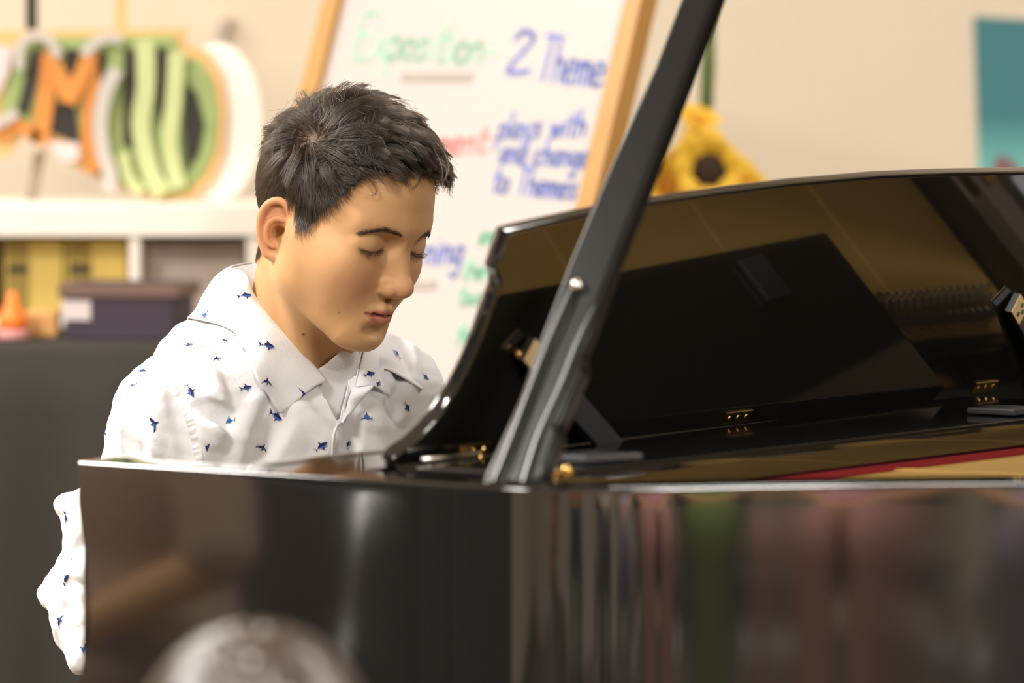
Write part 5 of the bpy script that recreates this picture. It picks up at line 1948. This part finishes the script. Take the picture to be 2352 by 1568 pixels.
# ------------------------------------------------------------------ teal poster
q = [P(x, y, YB) for x, y in ((2237, 38), (2620, 60), (2640, 640), (2256, 610))]
M_TEAL = mat('teal_poster', srgb(70, 134, 140), 0.6)
nt = M_TEAL.node_tree
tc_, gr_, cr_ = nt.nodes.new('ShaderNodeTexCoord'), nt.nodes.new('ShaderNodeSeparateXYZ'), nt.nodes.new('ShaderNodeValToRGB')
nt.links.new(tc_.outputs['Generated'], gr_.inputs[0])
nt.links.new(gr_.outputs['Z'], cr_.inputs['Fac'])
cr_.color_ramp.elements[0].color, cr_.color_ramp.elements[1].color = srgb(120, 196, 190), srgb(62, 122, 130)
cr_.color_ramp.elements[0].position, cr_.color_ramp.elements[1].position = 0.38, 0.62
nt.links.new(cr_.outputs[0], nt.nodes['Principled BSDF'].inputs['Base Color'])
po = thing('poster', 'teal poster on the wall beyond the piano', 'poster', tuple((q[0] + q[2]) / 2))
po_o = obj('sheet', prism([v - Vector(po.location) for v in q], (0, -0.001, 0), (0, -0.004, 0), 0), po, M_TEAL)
q = [P(x, y, YB) - Vector(po.location) for x, y in ((2278, 395), (2286, 362), (2305, 356), (2328, 372), (2345, 400), (2300, 420))]
obj('printed_shape', prism(q, (0, -0.0042, 0), (0, -0.005, 0), 0), po, mat('dull_red_print', srgb(130, 92, 96), 0.6))

# ------------------------------------------------------------------ sunflowers beyond the piano
FYD = 6.55
fb = P(1620, 700, FYD)
stand = thing('plant_stand', 'dark plant stand holding the vase of sunflowers', 'stand', (fb.x, FYD, 0))
obj('top', box((0, 0, fb.z - 0.012), (0.26, 0.26, 0.024), bevel=0.004), stand, mat('dark_wood', srgb(60, 44, 32), 0.5))
for sx in (-0.1, 0.1):
    for sy in (-0.1, 0.1):
        obj('leg', box((sx, sy, (fb.z - 0.025) / 2), (0.025, 0.025, fb.z - 0.025), bevel=0.003), stand, mat('dark_wood', srgb(60, 44, 32), 0.5))
vase = thing('vase', 'brown vase of sunflowers beyond the piano', 'vase', (fb.x, FYD, fb.z + 0.0005))
bm = add_lathe(bmesh.new(), [(0.04, 0), (0.06, 0.03), (0.065, 0.07), (0.045, 0.11), (0.05, 0.125)], 24); bmesh.ops.recalc_face_normals(bm, faces=bm.faces[:])
obj('body', bm, vase, mat('brown_glaze', srgb(92, 60, 38), 0.3), smooth=True)
M_PETAL = mat('sunflower_petal', srgb(244, 196, 52), 0.6, noise=0.12, scale=40)
M_DISC = mat('sunflower_centre', srgb(58, 40, 26), 0.9, bump=0.5, scale=300)
M_DISC2 = mat('golden_flower_centre', srgb(206, 140, 36), 0.9, bump=0.5, scale=300)
M_STEM = mat('green_stem', srgb(92, 112, 62), 0.6)


def sunflower(px, py, r, face, lab, Y=FYD, dark=True):
    c = P(px, py, Y)
    t = thing('sunflower', lab, 'flower', tuple(c), 0, 'sunflowers in the brown vase')
    fz = Vector(face).normalized()
    q = fz.to_track_quat('Z', 'Y').to_matrix().to_4x4()
    bm = add_lathe(bmesh.new(), [(r * 0.42, -0.004), (r * 0.42, 0.004), (r * 0.30, 0.009), (r * 0.05, 0.010)], 16, q); bmesh.ops.recalc_face_normals(bm, faces=bm.faces[:])
    obj('flower_centre', bm, t, M_DISC if dark else M_DISC2, smooth=True)
    for i in range(15):
        a = 2 * math.pi * i / 15 + 0.15 * math.sin(i * 3.1)
        L = r * (0.95 + 0.15 * math.sin(i * 5.3))
        bm = bmesh.new()
        rows = []
        for s in np.linspace(0, 1, 6):
            w = r * 0.22 * math.sin(math.pi * min(s * 0.85 + 0.15, 1.0)) ** 0.8
            rr = r * 0.36 + (L - r * 0.36) * s
            zz = 0.004 + 0.010 * math.sin(s * 2.4) + 0.003 * (i % 2)
            for u in (-1, 0, 1):
                rows.append(bm.verts.new(q @ Vector((rr * math.cos(a) - u * w * math.sin(a), rr * math.sin(a) + u * w * math.cos(a), zz - 0.003 * abs(u)))))
        for k in range(5):
            for u in (0, 1):
                bm.faces.new((rows[k * 3 + u], rows[k * 3 + u + 1], rows[k * 3 + u + 4], rows[k * 3 + u + 3]))
        obj('petal', bm, t, M_PETAL, smooth=True)
    base = Vector((fb.x, FYD, fb.z + 0.05))
    m_ = (c + base) / 2 + Vector((0.02 * math.sin(px), 0.02, 0.02))
    obj('stem', tube([Vector(p) - c for p in smooth_path([tuple(c - fz * 0.006), tuple(m_), tuple(base)], 6)], 0.004, 6), t, M_STEM, smooth=True)


sunflower(1628, 392, 0.062, (-0.05, -1, 0.15), 'sunflower facing the room with a dark brown centre', FYD - 0.06)
sunflower(1545, 432, 0.055, (-0.5, -1, 0.5), 'golden sunflower half hidden by the piano prop', dark=False)
sunflower(1600, 285, 0.040, (0.2, -0.5, 1.0), 'small golden sunflower on the tall stem above the others', dark=False)
sunflower(1700, 432, 0.048, (0.7, -1, 0.4), 'golden sunflower drooping to the poster side of the bunch', dark=False)
sunflower(1500, 360, 0.042, (-0.8, -0.6, 0.6), 'golden sunflower nearest the whiteboard frame', dark=False)
# tall leafy stem
tl = thing('tall_leaf', 'tall green blade leaf rising above the sunflowers', 'leaf', tuple(P(1622, 330, FYD + 0.03)))
o_ = Vector(tl.location)
bl = [(1612, 420, 10), (1616, 330, 14), (1622, 250, 16), (1626, 150, 17), (1628, 60, 14), (1636, -30, 9), (1650, -120, 2)]
V_ = []
for x, y, w in bl:
    for u in (-1, 0, 1):
        V_.append(P(x + u * w, y, FYD + 0.03 - 0.004 * (1 - abs(u))) - o_)
F_ = [(i * 3 + u, i * 3 + u + 1, i * 3 + u + 4, i * 3 + u + 3) for i in range(len(bl) - 1) for u in (0, 1)]
lf = obj('blade', mesh_from('blade', V_, F_), tl, M_STEM, smooth=True)
m = lf.modifiers.new('thickness', 'SOLIDIFY'); m.thickness = 0.002

# ------------------------------------------------------------------ dark curtain on the left
M_CURT = mat('black_curtain_cloth', srgb(44, 41, 40), 0.95)
bm = bmesh.new()
rows = []
for i in range(181):
    y = 0.2 + 2.58 * i / 180
    x = XL + 0.16 + 0.045 * math.sin(i * 0.62 + 0.8 * math.sin(i * 0.11))
    rows.append([bm.verts.new((x - XL, y, z)) for z in (0.02, 0.9, 1.8, 2.70)])
for a, b in zip(rows[:-1], rows[1:]):
    for j in range(3):
        bm.faces.new((a[j], a[j + 1], b[j + 1], b[j]))
cu = thing('stage_curtain', 'black curtain hanging from a rail along the side wall', 'curtain', (XL, 0, 0))
o = obj('drape', bm, cu, M_CURT, smooth=True)
obj('rail', tube([(0.16, 0.1, 2.72), (0.16, 2.8, 2.72)], 0.014, 10), cu, M_STEEL)
for yy in (0.3, 1.5, 2.6):
    obj('rail_bracket', box((0.08, yy, 2.72), (0.17, 0.02, 0.02), bevel=0.002), cu, M_STEEL)

# ------------------------------------------------------------------ audience on stacking chairs
M_CHAIRF = mat('blue_grey_chair_plastic', srgb(60, 64, 74), 0.5)


def chair_mesh():
    seat = bmesh.new()
    add_box(seat, (0, 0.02, 0.435), (0.44, 0.42, 0.022), bevel=0.01, seg=3)
    back = bmesh.new()
    add_box(back, (0, -0.215, 0.68), (0.42, 0.020, 0.26), Euler((math.radians(8), 0, 0)), 0.009, 3)
    legs = [tube([(sx * 0.20, 0.19, 0.424), (sx * 0.215, 0.23, 0.006)], 0.011, 8) for sx in (-1, 1)]
    legs += [tube([(sx * 0.20, -0.245, 0.80), (sx * 0.20, -0.19, 0.43), (sx * 0.215, -0.26, 0.006)], 0.011, 8) for sx in (-1, 1)]
    return seat, back, legs


def make_chair(label, loc, rz, s):
    t = thing('stacking_chair', label, 'chair', loc, rz, 'stacking chairs of the audience')
    t.scale = (s, s, s)
    seat, back, legs = chair_mesh()
    obj('seat', seat, t, M_CHAIRF); obj('backrest', back, t, M_CHAIRF)
    for l in legs:
        obj('leg', l, t, M_STEEL, smooth=True)
    return t


def copy_thing(root, loc, rz, s, label):
    r = root.copy(); COL.objects.link(r)
    r.location, r.rotation_euler, r.scale = loc, (0, 0, rz), (s, s, s)
    r['label'] = label
    for ch in root.children:
        c = ch.copy(); COL.objects.link(c); c.parent = r
        for g in ch.children:
            d = g.copy(); COL.objects.link(d); d.parent = c
    return r


# one seated figure facing +y, reused with other clothes
_keep = (HM, HS, HO)
HM, HS, HO = np.stack([np.array([0, 1.0, -0.10]) / math.hypot(1, .1), np.array([-1.0, 0, 0]), np.array([0, 0.10, 1.0]) / math.hypot(1, .1)], 1), 1.0, np.array([0, 0.02, 1.175])
af = Field(axis([(-0.36, -0.10, 0.010), (-0.10, 0.10, 0.004), (0.10, 0.36, 0.010)]), axis([(-0.22, -0.12, 0.010), (-0.12, 0.15, 0.004), (0.15, 0.66, 0.010)]), axis([(0.0, 1.04, 0.010), (1.04, 1.32, 0.004)]))
build_head(af)
af.caps((0, -0.01, 1.14), (0, -0.03, 1.02), 0.052, 0.058, 0.02)
af.ell((0, -0.03, 0.80), (0.145, 0.095, 0.24), None, 0.03)
af.caps((-0.15, -0.03, 0.985), (0.15, -0.03, 0.985), 0.045, 0.045, 0.03)
for s in (-1, 1):
    af.caps((s * 0.175, -0.03, 0.97), (s * 0.225, -0.02, 0.70), 0.042, 0.034, 0.02)
    af.caps((s * 0.225, -0.02, 0.70), (s * 0.09, 0.18, 0.585), 0.034, 0.024, 0.01)
    af.caps((s * 0.09, 0.18, 0.585), (s * 0.035, 0.235, 0.585), 0.026, 0.022, 0.01)
    for q in (-0.022, -0.007, 0.008, 0.023):
        af.caps((s * 0.045, 0.235, 0.588), (s * 0.035 - s * 0.045 + q * 0.4, 0.262 + q, 0.572), 0.011, 0.0085, 0.004)
    af.caps((s * 0.075, 0.215, 0.60), (s * 0.02, 0.215, 0.607), 0.011, 0.009, 0.006)
    af.caps((s * 0.09, -0.02, 0.525), (s * 0.10, 0.38, 0.52), 0.078, 0.058, 0.03)
    af.caps((s * 0.10, 0.38, 0.52), (s * 0.10, 0.36, 0.10), 0.056, 0.038, 0.01)
    af.caps((s * 0.10, 0.36, 0.065), (s * 0.11, 0.50, 0.035), 0.036, 0.028, 0.015)
AV, AQ = af.mesh()
HH = to_head(AV)
acol = skin_colors(AV)
HM, HS, HO = _keep
a_body = mesh_np('body', AV, AQ)
ca = a_body.color_attributes.new('skin_tone', 'FLOAT_COLOR', 'POINT')
cc = np.ones((len(a_body.vertices), 4), np.float32); cc[:, :3] = acol
ca.data.foreach_set('color', cc.ravel())
a_body.materials.append(M_SKIN)


def field_mesh(name, ax, ay, az, fn, m):
    f = Field(ax, ay, az); fn(f)
    v, q = f.mesh()
    me = mesh_np(name, v, q)
    me.polygons.foreach_set('use_smooth', [True] * len(me.polygons))
    me.materials.append(m)
    return me


def f_shirt(f):
    f.ell((0, -0.03, 0.79), (0.165, 0.115, 0.25), None, 0.03)
    f.ell((0, -0.02, 0.60), (0.165, 0.125, 0.10), None, 0.04)
    f.caps((-0.15, -0.03, 0.985), (0.15, -0.03, 0.985), 0.058, 0.058, 0.03)
    f.caps((0, -0.03, 1.0), (0, -0.024, 1.05), 0.075, 0.066, 0.02)
    for s in (-1, 1):
        f.caps((s * 0.175, -0.03, 0.97), (s * 0.225, -0.02, 0.72), 0.058, 0.052, 0.02)


def f_trou(f):
    f.ell((0, -0.02, 0.53), (0.165, 0.13, 0.085), None, 0.03)
    for s in (-1, 1):
        f.caps((s * 0.09, -0.02, 0.53), (s * 0.10, 0.38, 0.525), 0.090, 0.070, 0.03)
        f.caps((s * 0.10, 0.38, 0.525), (s * 0.10, 0.36, 0.13), 0.068, 0.055, 0.015)


def f_hair(f):
    f.ell((0, 0.0, 1.228), (0.088, 0.112, 0.096), None, 0.01)
    f.ell((0, -0.035, 1.19), (0.084, 0.080, 0.10), None, 0.02)
    f.ell((0, 0.145, 1.15), (0.13, 0.085, 0.115), None, 0.02, 'sub')
    for s in (-1, 1):
        f.ell((s * 0.10, 0.04, 1.14), (0.045, 0.05, 0.06), None, 0.01, 'sub')
    X, Y, Z = np.meshgrid(*f.ax, indexing='ij', sparse=True)
    f.f += (0.0036 * np.sin(np.arctan2(X, Y + 0.04) * 26 + 3 * np.sin(Z * 30))).astype(np.float32)


r_ = lambda a, b, s=0.009: np.arange(a, b, s)
ms = lambda n, c: mat(n, c, 0.9, noise=0.08, scale=30)
M_AHAIR = mat('glossy_dark_hair', srgb(58, 46, 38), 0.34, spec=0.7)
M_ADENIM = ms('dark_trousers', srgb(44, 46, 56))
me_shirt = field_mesh('shirt', r_(-0.32, 0.32), r_(-0.20, 0.16), r_(0.46, 1.13), f_shirt, ms('pink_shirt_cloth', srgb(214, 160, 164)))
me_trou = field_mesh('trousers', r_(-0.28, 0.28), r_(-0.20, 0.50), r_(0.06, 0.66), f_trou, M_ADENIM)
me_hair = field_mesh('hair', r_(-0.12, 0.12, 0.004), r_(-0.15, 0.16, 0.004), r_(1.04, 1.36, 0.004), f_hair, M_AHAIR)


def f_shoe(f):
    f.caps((0, 0, 0.060), (0.005, 0.14, 0.038), 0.046, 0.036, 0.02)


me_shoe = field_mesh('shoe', r_(-0.07, 0.08, .006), r_(-0.07, 0.20, .006), r_(-0.01, 0.12, .006), f_shoe, M_BLACK)
cz = np.zeros(len(me_shoe.vertices) * 3); me_shoe.vertices.foreach_get('co', cz); cz = cz.reshape(-1, 3); cz[:, 2] = np.maximum(cz[:, 2], 0.003); me_shoe.vertices.foreach_set('co', cz.ravel())


def sitter(label, loc, rz, s, shirt_m=None, trou_m=None, hair_m=None):
    t = thing('person', label, 'person', loc, rz)
    t.scale = (s, s, s)
    b = obj('body', a_body, t, None, smooth=True)
    for nm, me, m in (('shirt', me_shirt, shirt_m), ('trousers', me_trou, trou_m), ('hair', me_hair, hair_m)):
        o = obj(nm, me, t)
        if m is not None:
            o.material_slots[0].link = 'OBJECT'
            o.material_slots[0].material = m
    for sx in (-1, 1):
        obj('shoe', me_shoe, t, None, loc=(sx * 0.10, 0.36, 0))
    return t


SEATS = [  # label, x, y, turn, scale, shirt, trousers
    ('child with glossy dark hair seated in front of the piano, seen from behind', -0.145, 2.66, 0.0, 0.766, srgb(120, 110, 104), None, 'small chair under the child in front of the piano'),
    ('person in a pink shirt with hands folded, seated among the audience', 2.00, -0.45, 0.30, 1.0, srgb(226, 168, 172), srgb(180, 130, 122), 'chair under the person in the pink shirt'),
    ('person in a leaf green shirt seated between the pink shirted person and the wall', 2.50, -0.40, 0.40, 1.0, srgb(130, 170, 66), srgb(104, 130, 60), 'chair under the person in the green shirt'),
    ('person in a lilac grey shirt beside the pink shirted person', 1.47, -0.40, 0.22, 1.0, srgb(190, 174, 186), srgb(120, 112, 120), 'chair under the person in the lilac grey shirt'),
    ('person in a pale grey shirt in the middle of the audience', 0.90, -0.75, 0.10, 1.0, srgb(196, 196, 190), srgb(60, 64, 72), 'chair under the person in the pale grey shirt'),
    ('person in an orange shirt seated behind the tripod place', 0.30, -1.15, 0.0, 1.0, srgb(214, 120, 72), srgb(40, 44, 60), 'chair under the person in the orange shirt'),
    ('person in a grey green shirt on the curtain side of the audience', -0.75, -0.55, -0.05, 1.0, srgb(112, 120, 104), srgb(40, 40, 44), 'chair under the person in the grey green shirt'),
    ('person in a light brown jacket seated beside the black curtain', -2.45, 3.20, -0.15, 1.0, srgb(172, 146, 126), srgb(130, 108, 94), 'chair under the person in the light brown jacket'),
]
chair0 = None
for lab, x, y, rz, s, sc_, tc_, clab in SEATS:
    sitter(lab, (x, y, 0), rz, s, ms('shirt_cloth', sc_), ms('trouser_cloth', tc_) if tc_ else None)
    if chair0 is None:
        chair0 = make_chair(clab, (x, y, 0), rz, s)
    else:
        copy_thing(chair0, (x, y, 0), rz, s, clab)
